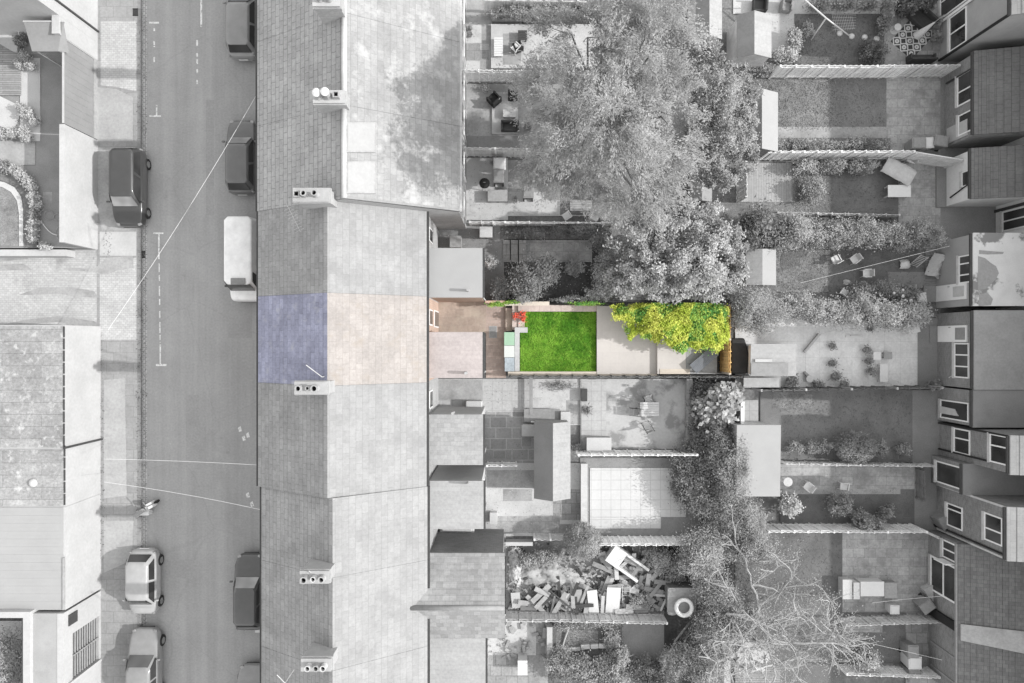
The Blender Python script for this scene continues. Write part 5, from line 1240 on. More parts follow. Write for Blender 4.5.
shrub('potted shrub cluster at the corner of the patterned rug',[(908,7,9,8,.8,.5),(925,4,10,6,.9,.5)],1800,.15,'leaf_dark',76)
shrub('climbing plants above the thin rail in the topmost left garden',[(502,14,10,4,.8,.4),(518,13,12,5,.9,.5),(540,15,14,5,.8,.5),(565,14,12,5,.9,.5),(590,12,12,6,.9,.5)],5200,.12,'leaf_mid',77)
shrub('small dark plants by the fence foot near the bins and white chair',[(548,164,6,4,.5,.4),(540,167,4,3,.4,.3)],700,.12,'leaf_dark',78)
shrub('weeds growing round the junk heap beside the round clipped shrub',[(548,556,16,8,.5,.4),(528,560,10,8,.5,.4),(660,560,14,14,.6,.5),(677,566,10,14,.7,.5),(640,600,10,8,.4,.3),(650,552,8,6,.5,.4)],6500,.12,'leaf_mid',79)
shrub('rough grass and brambles at the end of the lawn below the junk garden',[(590,622,26,5,.35,.25),(565,624,14,5,.4,.3),(612,640,8,14,.3,.25)],3000,.11,'leaf_hedge',80)
# flower border round the curved path on the left
i=0
for (a,b,r,lab) in ((5,166,6,'pale bush at the left edge above the curved path'),(14,170,5,'pale flowering clump at the start of the curved border'),(21,175,5.5,'round pale clump on the bend of the curved border'),(28,181,5.5,'silvery clump outside the bend of the curved path'),(33,187,5,'pale clump at the corner of the curved border'),(35,196,4.5,'silvery clump halfway down the curved border'),(36,205,4.5,'pale clump below the corner of the curved border'),(35,214,4.5,'small dark-centred clump beside the circles on the yard'),(34,222,4.5,'pale clump near the foot of the curved border'),(33,229,4.5,'pale clump second from the foot of the curved border'),(34,238,4.5,'bushy clump at the foot of the curved border'),(46,246,4,'little flowering plant at the dark yard corner'),
    (24,34,4.5,'dark leaved plant beside the grey canopy'),(20,42,4.5,'plant between the white planter and the grey canopy'),(25,57,5,'pale flowering clump below the grey canopy'),(31,66,5,'white flowering clump at the end of the boarded deck'),(20,65,4,'small clump on the edge of the boarded deck'),
    (27,115,6.5,'round pale bush near the middle path of the walled yard'),(34,121,5,'pale bush touching the dark yard, right of the round one'),(22,108,4,'small bush above the round pale one'),(13,133,5,'round pale plant at the lower side of the middle path'),(3,134,5,'round plant at the left edge below the middle path'),(24,132,5,'leafy plant at the end of the lower row by the middle path'),(28,138,4,'last low plant of the row by the middle path')):
    i+=1
    shrub(lab,[(a,b,r,r,1.15,.3)],420,.11,'leaf_pale' if i not in (1,13,14,8) else 'leaf_hedge',100+i,14,.25,.5,.7,name='border_plant',cat='plant',group='clumps in the walled front yard',stems=False)
shrub('dark feathery bush inside the parapet court in the bottom left corner',[(8,655,16,26,1.6,1.2),(18,672,14,16,1.5,1.1)],6000,.14,'leaf_hedge',140,30,.3,.35,.35)

for (a,b,rx,ry,lab) in ((806,167,13,7,'pale bush at the left under the long pale fence, beside the decking'),(833,166,12,7,'middle pale bush under the long pale fence'),(862,167,14,7,'pale bush under the long pale fence nearest the draped table'),(812,190,12,12,'loose clump on the rough grass beside the decking')):
    shrub(lab,[(a,b,rx,ry,.6,.45)],1500,.12,'leaf_pale' if a==806 else 'leaf_mid',200+a)
for (a,b,rx,ry,lab) in ((500,290,10,12,'dark plant at the foot of the steps beside the white outrigger'),(600,240,12,10,'dark bush at the end of the dark slabs under the broad crowned tree'),(575,268,9,7,'small plant on the dark bed below the slabs')):
    shrub(lab,[(a,b,rx,ry,.6,.5)],1700,.12,'leaf_hedge',200+a)
# ------------------------------------------------------------------ furniture and small things
def mk_chair():
    t=thing('garden_chair','','chair'); m=mt['white']
    MB().obox((0,0,.42),(.46,.44,.035)).build('seat',m,t,bevel=.012)
    b=MB()
    for i in range(6): b.obox((-.19+i*.076,-.235,.64),(.05,.025,.44),0,.16,'X')
    b.obox((0,-.27,.87),(.46,.03,.07),0,.16,'X'); b.build('backrest',m,t)
    for s in (-1,1):
        MB().obox((s*.245,-.02,.62),(.05,.46,.03)).tube([(s*.245,.18,.61),(s*.24,.2,.42)],.018,6).build('armrest',m,t)
        for yy in (.2,-.2): MB().tube([(s*.2,yy,.41),(s*.23,yy*1.15,0)],[.024,.018],6).build('leg',m,t)
    return t
CH=Kind(mk_chair); G='white garden chairs'
for (px,py,z,rz,lab) in ((832,260,.0,.5,'white garden chair nearest the long hedge, left of the washing line'),(851,260,0,2.2,'white garden chair with its arms towards the hedge, right of the first'),(863,274,0,1.6,'white garden chair standing alone in the middle of the dark lawn'),(841,293,0,-.6,'white garden chair at the lower edge of the dark lawn by the loose hedge'),
    (805,485,0,.9,'white chair tipped against the low fence beside the round white table'),(840.5,485,0,3.0,'white chair on the slab path beside the dark bushy plant'),(566,217,.0,.6,'left one of the two tilted white chairs below the birch'),(594,218,0,2.6,'right one of the two tilted white chairs, partly under the birch'),
    (515.5,52,.18,.8,'white chair on the raised patio at the top beside the black furniture'),(907,161,0,1.2,'white chair beside the draped table near the slatted fence')):
    CH.put(lab,(*P(px,py),z),rz,G,.86)
def mk_bin():
    t=thing('wheelie_bin','','bin'); m=mt['grey']
    MB().frustum((-.23,.23,-.26,.26),(-.28,.28,-.34,.34),.06,.95).build('bin_body',m,t)
    MB().box(-.30,.30,-.37,.37,.953,1.0).box(-.26,.26,-.30,.30,1.0,1.03).build('lid',mt['felt'],t,bevel=.012)
    MB().tube([(-.26,-.40,.93),(.26,-.40,.93)],.018,6).build('handle',mt['dark'],t)
    for s in (-1,1): MB().tube([(s*.2,-.3,.1),(s*.27,-.3,.1)],.1,12).build('wheel',mt['black'],t)
    return t
BN=Kind(mk_bin); G='wheelie bins'
for (px,py,rz,lab) in ((908.5,148,1.57,'left bin of the row by the pale fence, with a square on its lid'),(930.5,146,1.4,'right bin of the row by the pale fence, slightly turned'),(917,600,2.2,'grey bin standing under the big patio doors beside the tipped box'),(903,644,0,'small grey bin at the top of the three bins by the bottom lawn'),(904,668,0,'lower grey bin of the three by the bottom lawn'),
    (499,180,0,'grey bin below the white one, left of the plain grey fence'),(528,195,0,'dark bin beside the pale patio left of the birch'),(935,518,.5,'bin in the corner below the link wing')):
    BN.put(lab,(*P(px,py),0),rz,G)
def mk_wbin():
    t=thing('storage_bin','','bin'); MB().frustum((-.27,.27,-.26,.26),(-.32,.32,-.31,.31),.0,.85).build('bin_body',mt['white'],t); MB().box(-.34,.34,-.33,.33,.853,.93).box(-.28,.28,-.27,.27,.93,.96).build('lid',mt['white'],t,bevel=.015); MB().box(-.1,.1,-.36,-.335,.8,.84).build('handle',mt['grey'],t); return t
WB=Kind(mk_wbin); G='white lidded bins'
for (px,py,rz,sc_,lab) in ((500,168,0,1.0,'white lidded bin against the plain grey fence'),(919.5,147,.05,.9,'white lidded bin between the two grey bins by the pale fence'),(905,655,0,1.05,'white lidded bin in the middle of the three by the bottom lawn'),(888,605,0,.75,'white lumpy bin at the end of the storage boxes'),(914.5,298,.1,.75,'pale square bin on the boarded strip beside the white step')):
    WB.put(lab,(*P(px,py),0),rz,G,sc_)
def boxy(label,a,b,c,d,h,m='white',lid=None,cat='box',name='storage_box',rz=0,z=0,lid_over=.02):
    x0,x1,y0,y1=RC(a,b,c,d,h+z); cx,cy=(x0+x1)/2,(y0+y1)/2; w,l=(x1-x0),(y1-y0)
    t=thing(name,label,cat,(cx,cy,z),rz); MB().box(-w/2,w/2,-l/2,l/2,0,h-.05).build('box_body',mt[m],t,bevel=.012)
    MB().box(-w/2-lid_over,w/2+lid_over,-l/2-lid_over,l/2+lid_over,h-.047,h).build('lid',mt[lid or m],t,bevel=.012)
    MB().box(-.07,.07,-l/2-.035,-l/2-.003,h*.55,h*.55+.03).build('handle',mt['dark'],t)
    return t
mt['box_green']=plain('pale_green_plastic',(.30,.45,.33),.06,2,.5,.03,20); mt['box_blue']=plain('blue_grey_fabric',(.33,.37,.40),.2,6,.8,.15,25); mt['box_white']=plain('pale_white_plastic',(.56,.58,.56),.05,2,.5,.03,20)
boxy('pale green storage box beside the terracotta yard',504.5,332.5,514,345,.75,'box_green')
boxy('white storage box between the green box and the blue grey box',504.5,346,514,357,.72,'box_white')
boxy('blue grey storage box at the lower end by the cream coping',505,358,514,371,.7,'box_blue')
boxy('small pale box with a lid left of the white flat storage box',843,580,852,599,.6,'offwhite','concrete')
boxy('narrow white box between the small lidded box and the long white box',854,583,859.5,599,.65,'white')
boxy('long white flat topped storage box in the row by the sagging fence',861,582,884,596,.7,'white')
boxy('grey box at the end of the storage box row by the sagging fence',885,583,897,598,.5,'grey','concrete_grey')
boxy('pale tipped box beside the bin under the big patio doors',928,586,941,602,.5,'offwhite',rz=.5)
boxy('large pale bench box beside the mottled patio wall',587,438,611,453,.85,'concrete_grey','concrete')
boxy('small white box by the outbuilding corner, beside the dark slabs',522,425,535,436,.6,'white',lid='render')
boxy('pale planter box standing at the end of the long bed beside the outbuilding',561,412,570,424,.6,'render','render')
boxy('pale square box hanging on the fence end in the dark slab yard',480,227,492,237,.8,'concrete_grey','concrete')
boxy('grey square box in the dark yard beside the white outrigger',450,236,461,247,.7,'concrete_grey')
boxy('long flat pale bench box in the yard below the two white bins',488,190,507,201,.5,'concrete_grey','concrete_grey')
boxy('white square box below the loose hedge at the edge of the patio',908,321,919,333,.8,'white',rz=.25)
boxy('pale planter box beside the dark shed cover, left of the round pot',744,378,779,387,.45,'concrete_grey','concrete_grey',z=1.02)
# slab-like covers in the yard by the patchy outrigger
for (a,b,c,d,lab) in ((493,450,506,459,'dark manhole cover in the mixed slab yard'),(489,326,497,338,'grey drain cover set in the terracotta yard'),(521,437,532,447,'square drain cover beside the outbuilding')):
    x0,x1,y0,y1=RC(a,b,c,d,.02); t=thing('manhole_cover',lab,'manhole cover',((x0+x1)/2,(y0+y1)/2,.012)); w,l=x1-x0,y1-y0
    MB().box(-w/2,w/2,-l/2,l/2,0,.02).build('rim',mt['concrete_grey'],t); MB().box(-w/2+.05,w/2-.05,-l/2+.05,l/2-.05,.02,.032).build('plate',mt['concrete_dark'],t)
def mk_pot():
    t=thing('plant_pot','','plant pot'); MB().lathe((0,0,0),[(.15,0),(.22,.3),(.24,.3),(.24,.36),(.2,.36),(.18,.3)],14).build('pot',mt['grey'],t)
    R=np.random.default_rng(3); p=R.normal(size=(150,3))*np.array((.15,.15,.1))+np.array((0,0,.48)); leaf_mesh('foliage',mt['leaf_hedge'],p.astype(np.float32),R.normal(size=(150,3)),.13,.5,t,R); return t
PT=Kind(mk_pot); G='plant pots'
for (px,py,s,lab) in ((830,346,.7,'small potted plant on the octagonal patio near its upper edge'),(830,363,.8,'potted plant with long leaves in the middle of the octagonal patio'),(833,376,1.0,'potted plant group at the lower edge of the octagonal patio'),(789,380,1.15,'big round pot at the end of the pale planter box'),(816,385,1.0,'grey round pot on the lower rim of the octagonal patio'),(842,384,.8,'pot by the white topped fence below the octagonal patio'),
    (864,350,.8,'upper one of three dark pots along the slab edge'),(866,361,.8,'middle one of three dark pots along the slab edge'),(868,371,.9,'lower one of three dark pots along the slab edge'),(868,329,.6,'small dark pot under the loose hedge'),(929,384,1.1,'leafy pot at the end of the white topped fence'),(941,384,1.0,'pot beside the plain rendered extension near the open glazed door'),
    (486,90,.7,'wire edged pot above the black covered chair'),(528,128,.9,'dark pot under the birch beside the barbecue'),(515,201,.6,'small dark pot by the pale patio edge'),(493,163,.5,'pot between the fence and the white bin'),(745,60,.8,'pot behind the felt roofed shed'),(932,40,.9,'dark pot by the wing wall in the patterned rug garden'),(933,24,.9,'pot beside the closed white parasol'),(888,506,.6,'dark pot on the slab path near the link wing'),(577,447,.9,'round pale topped pot at the corner of the mottled patio'),(876,464,.5,'dark ball pot on the slab path'),(771,264,.8,'round pot at the corner of the small pale shed'),(470,30,.6,'upper plant pot against the rear wall at the top'),(470,36,.6,'lower plant pot against the rear wall at the top')):
    PT.put(lab,(*P(px,py),0.012),rng.uniform(0,6),G,s)
# tables
def round_table(label,px,py,r,h,m='white',z=0):
    x,y=P(px,py,h+z); t=thing('round_table',label,'table',(x,y,z)); MB().lathe((0,0,h-.04),[(r*.96,0),(r,.01),(r,.04),(r*.9,.045)],24).build('tabletop',mt[m],t); MB().tube([(0,0,.03),(0,0,h-.04)],.04,8).lathe((0,0,0),[(.25,0),(.25,.03),(.05,.06)],14).build('pedestal',mt[m],t)
round_table('round white table on the slab path near the flat white shed',788,482,.25,.65,'offwhite')
round_table('small round white stool top at the edge of the decking beside the bins',913.5,291,.16,.5)
round_table('round white garden light on the patterned rug edge',898,27,.2,.4)
round_table('little round pale table at the lower rim of the octagonal patio',810,379,.2,.5,'offwhite')
def table(label,a,b,c,d,h,m='wood',rz=0,z=0,slats=True):
    x0,x1,y0,y1=RC(a,b,c,d,h+z); w,l=x1-x0,y1-y0; t=thing('garden_table',label,'table',((x0+x1)/2,(y0+y1)/2,z),rz)
    bb=MB()
    if slats:
        n=max(3,int(l/.12))
        for i in range(n): bb.box(-w/2,w/2,-l/2+l*i/n,-l/2+l*(i+1)/n-.012,h-.03,h)
    else: bb.box(-w/2,w/2,-l/2,l/2,h-.03,h)
    bb.build('tabletop',mt[m],t)
    for sx in (-1,1):
        for sy in (-1,1): MB().box(sx*(w/2-.06)-.03,sx*(w/2-.06)+.03,sy*(l/2-.06)-.03,sy*(l/2-.06)+.03,0,h-.033).build('leg',mt[m],t)
    return t
table('pale slatted table on the mottled patio among its chairs',640,402,659,416,.7,'concrete')
table('slatted bench table above the two tilted white chairs',570,200,592,211,.45,'concrete_grey')
table('white framed low table on the patio slabs right of the octagonal patio',880,364,888,382,.4,'white',slats=False)
table('white square side table on the patio slabs',873.5,352,881,360,.45,'white',slats=False)
table('faint grey mat table beside the white square side table',884,352,892,359,.3,'concrete_grey',slats=False)
table('white topped low table beside the draped table near the slatted fence',888,185,911,197,.5,'white',slats=False)
table('grey and white slatted coffee table on the raised patio at the top',494,37,503,56,.45,'white')
table('pale low table on the patio with the black covered chair',503,109,516,117,.4,'offwhite',slats=False)
table('dark bench at the top of the raised patio beside the birch',518,30,527,40,.5,'dark')
# loungers and seats
def seat(label,px,py,w,l,rz,m='dark',cat='armchair',name='garden_armchair',z=0,hb=.75,base=None):
    x,y=P(px,py,.4+z); t=thing(name,label,cat,(x,y,z),rz); MB().box(-w/2+.1,w/2-.1,-l/2+.12,l/2,.1,.4).build('seat',mt[m],t,bevel=.03); MB().box(-w/2,w/2,-l/2,-l/2+.118,.05,hb).build('backrest',mt[m],t,bevel=.03)
    for s in (-1,1): MB().box(s*(w/2-.05)-.048,s*(w/2-.05)+.048,-l/2+.12,l/2,.05,.58).build('armrest',mt[m],t,bevel=.02)
    return t
seat('black square covered chair standing askew on the upper patio',494,99,.62,.62,.75,'black')
seat('black armchair beside the askew covered chair, near the birch',513,95,.55,.5,0,'black')
seat('dark grey two seat sofa at the lower edge of the upper patio',510,126,.98,.5,3.14,'dark','sofa','garden_sofa')
seat('dark sofa set diagonally at the top of the patterned rug',921,17,1.6,.75,-.75+3.14,'dark','sofa','garden_sofa')
seat('dark sofa along the top of the patterned rug',903,4,1.0,.7,-.9,'dark','sofa','garden_sofa')
seat('dark bench on the fence side of the patterned rug',922,58,1.4,.4,0,'dark','bench','garden_bench')
seat('black armchair on the raised patio beside the white chair',518,47,.5,.5,.4,'black')
seat('grey armchair on the patio at the very top right of the pale shed',760,5,.8,.7,1.5,'dark')
seat('folding chair on the top patio beside the white swing frame',787,5,.6,.6,3.0,'grey')
def folding(label,px,py,rz,m='offwhite'):
    x,y=P(px,py,.4); t=thing('folding_chair',label,'chair',(x,y,.12),rz)
    bb=MB(); 
    for i in range(5): bb.box(-.2,.2,-.2+i*.085,-.2+i*.085+.06,.42,.445)
    bb.build('seat',mt[m],t); bb=MB()
    for i in range(3): bb.box(-.2,.2,-.26-.02*i,-.24-.02*i,.55+.12*i,.63+.12*i)
    bb.build('backrest',mt[m],t)
    for s in (-1,1):
        MB().tube([(s*.21,.2,0),(s*.21,-.3,.9)],.016,6).build('leg',mt['dark'],t); MB().tube([(s*.19,-.22,0),(s*.19,.2,.42)],.016,6).build('leg',mt['dark'],t)
folding('folding chair above the slatted table on the mottled patio',648,400,3.4); folding('folding chair left of the slatted table on the mottled patio',634,412,1.6,'grey'); folding('dark framed folding chair below the slatted table on the mottled patio',647,426,.35,'grey')
# grey slatted lounger in the coloured garden
x,y=P(704,360,1.1); t=thing('sun_lounger','grey slatted sun lounger lying across the corner by the orange fence','lounger',(x,y,.83),math.radians(40))
mt['lounger']=plain('blue_grey_slat',(.19,.20,.22),.15,3,.8,.1,20)
bb=MB()
for i in range(9): bb.box(-.78,.78,-.30+i*.068,-.30+i*.068+.048,.28,.31)
bb.build('slats',mt['lounger'],t)
for sx in (-1,1):
    for sy in (-1,1): MB().box(sx*.68-.03,sx*.68+.03,sy*.26-.03,sy*.26+.03,0,.277).build('leg',mt['dark'],t)
# red potted flowers
mt['red']=plain('red_petal',(.62,.10,.06),.25,8,.7,.2,20)
for (px,py,lab) in ((516,316,'red potted flowers on the step beside the green lawn, left pot'),(523,314,'red potted flowers at the lawn corner, right pot'),(523,319,'small red pot plant below the right flower pot')):
    z=.42; x,y=P(px,py,z+.25); t=thing('flower_pot',lab,'flower pot',(x,y,z)); MB().lathe((0,0,0),[(.09,0),(.13,.18),(.14,.2),(.11,.2)],12).build('pot',mt['terracotta'],t)
    R2=np.random.default_rng(px); p=R2.normal(size=(90,3))*np.array((.09,.08,.04))+np.array((0,0,.27)); leaf_mesh('flowers',mt['red'],p.astype(np.float32),R2.normal(size=(90,3)),.08,.8,t,R2)
# white swing frame over the dark lawn
t=thing('swing_frame','white A shaped swing frame with its net over the dark lawn at the top','swing',(P(826,20)[0],P(826,20)[1],0)); ox,oy=t.location.x,t.location.y
def w3(px,py,z): a=P(px,py,z); return (a[0]-ox,a[1]-oy,z)
MB().tube([w3(796,-8,2.1),w3(826,18,2.1)],.04,8).build('top_bar',mt['white'],t)
for q in ((811,40,0),(851,37,0)): MB().tube([w3(826,18,2.1),w3(*q)],.035,8).build('leg',mt['white'],t)
MB().tube([w3(790,8,0),w3(796,-8,2.1)],.035,8).build('leg',mt['white'],t)
bb=MB()
for i in range(12):
    f=i/12; bb.tube([w3(832+24*f*.9,14+2*f,.5),w3(836+22*f*.9,32-f*3,.5)],.008,4)
for i in range(6): bb.tube([w3(832,14+i*3.2,.5),w3(856,15+i*2.6,.5)],.008,4)
bb.build('net',mt['offwhite'],t)
for (px,py,lab) in ((840,33,'white disc on the dark lawn at the foot of the net'),(852,36,'white disc on the dark lawn at the foot of the swing leg'),(865,37,'third white disc from the left on the dark lawn'),(877,38.5,'white disc nearest the narrow bed on the dark lawn')):
    x,y=P(px,py,.1); tag(MB().lathe((x,y,.02),[(.14,0),(.17,.03),(.14,.1),(.04,.13)],16).build('garden_light',mt['white'],smooth=True),lab,'garden light')
# patterned rug
x,y=P(912,38); t=thing('patterned_rug','black and white diamond patterned rug on the patio in the top right','rug',(x,y,.03),-.72)
MB().box(-.78,.78,-.95,.95,0,.012).build('pile',mt['dark'],t); bb=MB()
for i in range(3):
    for j in range(4):
        cx,cy=-.52+i*.52,-.71+j*.475
        for s_,w_ in ((.20,.062),(.075,.09)):
            for k in range(4):
                b2=bb.obox((cx+s_*math.cos(k*math.pi/2+.785),cy+s_*math.sin(k*math.pi/2+.785),.0165+.001*(k%2)),(w_,2*s_*.98,.005),k*math.pi/2+.785)
bb.build('diamond_pattern',mt['white'],t)
# closed parasol leaning across the rug
a=Vector((*P(935,22,1.7),1.7)); b2=Vector((*P(917,36,.6),.6)); t=thing('parasol','closed white parasol leaning over the patterned rug','parasol',(b2.x,b2.y,0))
MB().tube([tuple(a-Vector((b2.x,b2.y,0))),(0,0,.6)],[.03,.24],10).build('canopy',mt['offwhite'],t); MB().tube([tuple(a-Vector((b2.x,b2.y,0))+Vector((.25,.2,.4))),(0,0,.55),(-.1,-.08,.05)],.02,6).build('pole',mt['grey'],t)
# draped white table
x0,x1,y0,y1=RC(884,161,916,180,.7); t=thing('draped_table','table under a crumpled white sheet near the slatted fence','table',((x0+x1)/2,(y0+y1)/2,0),-.5)
def crumple(w,l,nx,ny,amp,zf,R):
    bb=MB(); 
    for j in range(ny+1):
        for i in range(nx+1): u,v=i/nx-.5,j/ny-.5; bb.v.append((u*w+R.gauss(0,amp*.3),v*l+R.gauss(0,amp*.3),zf(u,v)+R.gauss(0,amp)))
    for j in range(ny):
        for i in range(nx): k=j*(nx+1)+i; bb.f.append((k,k+1,k+nx+2,k+nx+1))
    return bb
rr=random.Random(4)
crumple(1.75,.95,14,8,.02,lambda u,v:.72-.5*max(0,abs(u)-.42)*6*.3-.5*max(0,abs(v)-.38)*2,rr).build('sheet',mt['offwhite'],t,smooth=True)
for sx in (-1,1):
    for sy in (-1,1): MB().box(sx*.55-.03,sx*.55+.03,sy*.26-.03,sy*.26+.03,0,.66).build('leg',mt['grey'],t)
# hammock like covered seat, ladder, sack
x,y=P(939,266,.6); t=thing('covered_chair','pale crumpled cover over a reclining seat by the rendered wall','chair',(x,y,0),-.35)
crumple(.85,1.25,10,14,.035,lambda u,v:.45+.45*max(0,v)**1.2+.15*math.cos(u*6),rr).build('cover',mt['concrete'],t,smooth=True)
MB().box(-.36,.36,-.5,.45,.2,.24).build('seat',mt['grey'],t)
for sx in (-1,1):
    for sy in (-1,1): MB().tube([(sx*.33,sy*.42,0),(sx*.33,sy*.42,.42)],.02,6).build('leg',mt['dark'],t)
def ladder(label,p0,z0,p1,z1,w=.4,n=9,m='offwhite'):
    a=Vector((*P(*p0,z0),z0)); b_=Vector((*P(*p1,z1),z1)); t=thing('ladder',label,'ladder',tuple(a)); d=b_-a; s=Vector((-d.y,d.x,0)).normalized()*(w/2)
    for k in (-1,1): MB().tube([tuple(s*k),tuple(d+s*k)],.025,6).build('rail',mt[m],t)
    bb=MB()
    for i in range(n): c=d*((i+.5)/n); bb.tube([tuple(c-s),tuple(c+s)],.018,6)
    bb.build('rungs',mt[m],t)
ladder('pale ladder leaning diagonally beside the boarded strip',(913,266),.05,(925,256),.9,.42,8)
ladder('pale ladder lying in the junk filled garden below the broken white box',(626,615),.1,(626,586),.5,.42,8)
t=tag(crumple(.55,.5,8,8,.03,lambda u,v:.35-.6*(u*u+v*v),rr).build('sack',mt['white'],loc=(*P(906,264,.3),.05),smooth=True),'white sack slumped at the foot of the diagonal ladder','sack')
t=tag(crumple(.4,.3,6,6,.04,lambda u,v:.2-.6*(u*u+v*v),rr).build('sack',mt['offwhite'],loc=(*P(848,282,.2),.02),smooth=True),'small crumpled white bag on the dark lawn between the chairs','bag')
t=tag(MB().box(-.45,.45,-.04,.04,0,.05).build('plank',mt['white'],loc=(*P(860,291),.03)),'white plank lying on the grass above the loose hedge','plank'); t.rotation_euler=(0,0,.05)
t=tag(MB().box(-.42,.42,-.06,.06,0,.07).build('plank',mt['white'],loc=(*P(852.5,336.5),.03)),'white strip lying on the patio under the loose hedge','plank')
# barbecue
x,y=P(484.5,183,.8); t=thing('barbecue','black kettle barbecue in the yard with the white bin','barbecue',(x,y,0)); MB().lathe((0,0,.5),[(.06,0),(.22,.08),(.29,.22),(.29,.26),(.22,.38),(.05,.45)],16).build('kettle',mt['black'],t,smooth=True)
for k in range(3): a=k*2.09; MB().tube([(.15*math.cos(a),.15*math.sin(a),.56),(.3*math.cos(a),.3*math.sin(a),0)],.015,6).build('leg',mt['metal'],t)
MB().tube([(-.06,0,.96),(.06,0,.96)],.015,6).build('handle',mt['metal'],t)
# rotary drier
x,y=P(942,372); t=thing('clothes_drier','thin folded metal clothes drier by the three pane window','clothes drier',(x,y,0)); MB().tube([(0,0,0),(0,0,1.2)],.02,6).build('pole',mt['metal'],t); MB().tube([(0,0,1.2),(.45,.3,1.35)],.014,5).tube([(0,0,1.2),(-.45,-.25,1.3)],.014,5).tube([(0,0,1.2),(.1,-.4,1.3)],.014,5).build('arms',mt['upvc'],t)
# pergola edge and bench by the octagonal patio
wall('low curved pale edging on the left of the octagonal patio',(803,352),(818,334),.25,.12,'render',None); wall('short pale edging below the octagonal patio',(803,372),(815,384),.25,.12,'concrete_grey',None)
# left yard: hoops and a curved pole
for (px,py,r,lab) in ((49,215,.26,'thin wire hoop lying on the dark yard by the curved border'),(57,217,.18,'small dark hoop lying beside the larger wire hoop'),(65,233,.5,'large faint hoop at the foot of the white yard wall')):
    x,y=P(px,py,.9); a=[(x+r*math.cos(k*.3),y+r*math.sin(k*.3),.9) for k in range(22)]; tag(MB().tube(a,.012,5).build('hoop',mt['metal']),lab,'hoop')
q=[P(43+14*f,224+11*f+2.5*math.sin(f*3.1),.9) for f in (0,.2,.4,.6,.8,1)]; tag(MB().tube([(a,b,.91) for a,b in q],.03,6).build('hose',mt['white']),'curved white hose end lying on the dark yard','hose')
# the junk filled garden
t=thing('sand_heap','long pale heap of sand and plaster across the junk filled garden','heap',(*P(552,577),0))
b=MB(); nx,ny=60,26
for j in range(ny+1):
    for i in range(nx+1):
        u,v=i/nx,j/ny; e=max(0,math.sin(u*math.pi))**.5*max(0,math.sin(v*math.pi)); b.v.append(((u-.5)*4.6+rr.gauss(0,.03),(v-.5)*1.9*(1-.35*u)+.25*math.sin(u*5)+rr.gauss(0,.03),e*(.36+.07*math.sin(u*23+v*5)+.05*math.sin(v*17-u*9))+rr.gauss(0,.012)-.02))
for j in range(ny):
    for i in range(nx): k=j*(nx+1)+i; b.f.append((k,k+1,k+nx+2,k+nx+1))
b.build('sand',mt['pave_light'],t,smooth=True)
t=tag(crumple(.8,2.2,14,30,.05,lambda u,v:.3-.9*u*u-.5*v*v,rr).build('rubble_heap',mt['concrete'],loc=(*P(516,566),.0),smooth=True),'pale rubble heap against the gable outrigger','heap')
# broken white cupboard
x,y=P(627,564,.6); t=thing('cupboard','broken open white cupboard lying diagonally on the junk heap','cupboard',(x,y,.1),-.62)
MB().box(-1.15,-.35,-.5,.5,0,.7).build('door',mt['white'],t); MB().box(-.347,1.15,.36,.5,0,.62).box(-.347,1.0,-.5,-.36,0,.62).build('side_panel',mt['white'],t); MB().box(-.347,1.15,-.357,.357,0,.06).build('back_panel',mt['grey'],t)
def plank(label,px,py,w,l,th,rz,m,z=.1,tilt=0,name='board',cat='board'):
    x,y=P(px,py,z); o=tag(MB().obox((0,0,0),(w,l,th)).build(name,mt[m],loc=(x,y,z+th/2)),label,cat); o.rotation_euler=(tilt,0,rz); return o
plank('broad white board propped between the ladder and the dark gap in the junk garden',613,600,.75,1.55,.06,-.04,'white',.45,.2); plank('white board leaning left of the dark gap in the junk garden',593,602,.55,1.45,.05,.12,'white',.4,.2); plank('narrow grey board left of the leaning white board',578,600,.42,1.3,.05,.02,'concrete_grey',.3,.2)
plank('pale grey sheet under the dark diagonal pole',570,603,.5,1.2,.05,.05,'offwhite',.25,.2); plank('dark grey sheet at the left of the diagonal pole',552,602,.8,.9,.05,.15,'dark',.2,.15); plank('white pointed offcut standing by the junk garden fence',634,559,.22,.85,.04,.1,'white',.3,.5); plank('white square offcut beside the thorny gap',661,594,.55,.3,.05,0,'concrete',.3)
plank('grey board across the foot of the junk heap',640,610,.9,.3,.05,.1,'concrete_grey',.2); plank('dark square hatch in the corner of the junk filled garden',528.5,608,.9,.5,.06,0,'felt_dark',.2); plank('rubbish board at the end of the ladder',624,611,1.0,.3,.06,.1,'offwhite',.4); plank('white wooden lath by the head of the sand heap',527,562,.1,.45,.04,.4,'white',.35,.2)
a=Vector((*P(549,590,.8),.8)); b2=Vector((*P(578,614,.5),.5)); tag(MB().tube([tuple(a),tuple(b2)],.04,8).build('pole',mt['dark']),'dark pole lying diagonally over the boards of the junk garden','pole')
# ring tyre
x,y=P(684,607.5,1.6); b=MB(); prof=[(.30,.0),(.33,.09),(.42,.13),(.51,.09),(.53,0),(.44,-.06),(.34,-.05)]
for k in range(32):
    for r_,z_ in prof: a=2*math.pi*k/32; b.v.append((r_*math.cos(a),r_*math.sin(a),z_+.07))
n=len(prof)
for k in range(32):
    for j in range(n): k2=(k+1)%32; j2=(j+1)%n; b.f.append((k*n+j,k2*n+j,k2*n+j2,k*n+j2))
tag(b.build('ring_tyre',mt['white'],loc=(x,y,1.52),smooth=True),'white ring shaped tyre lying on the dark shed roof','tyre')
t=tag(crumple(.5,.4,6,6,.03,lambda u,v:.25-.6*(u*u+v*v),rr).build('sack',mt['white'],loc=(*P(673,613,.3),.02),smooth=True),'white bag beside the dark shed with the ring on it','bag')
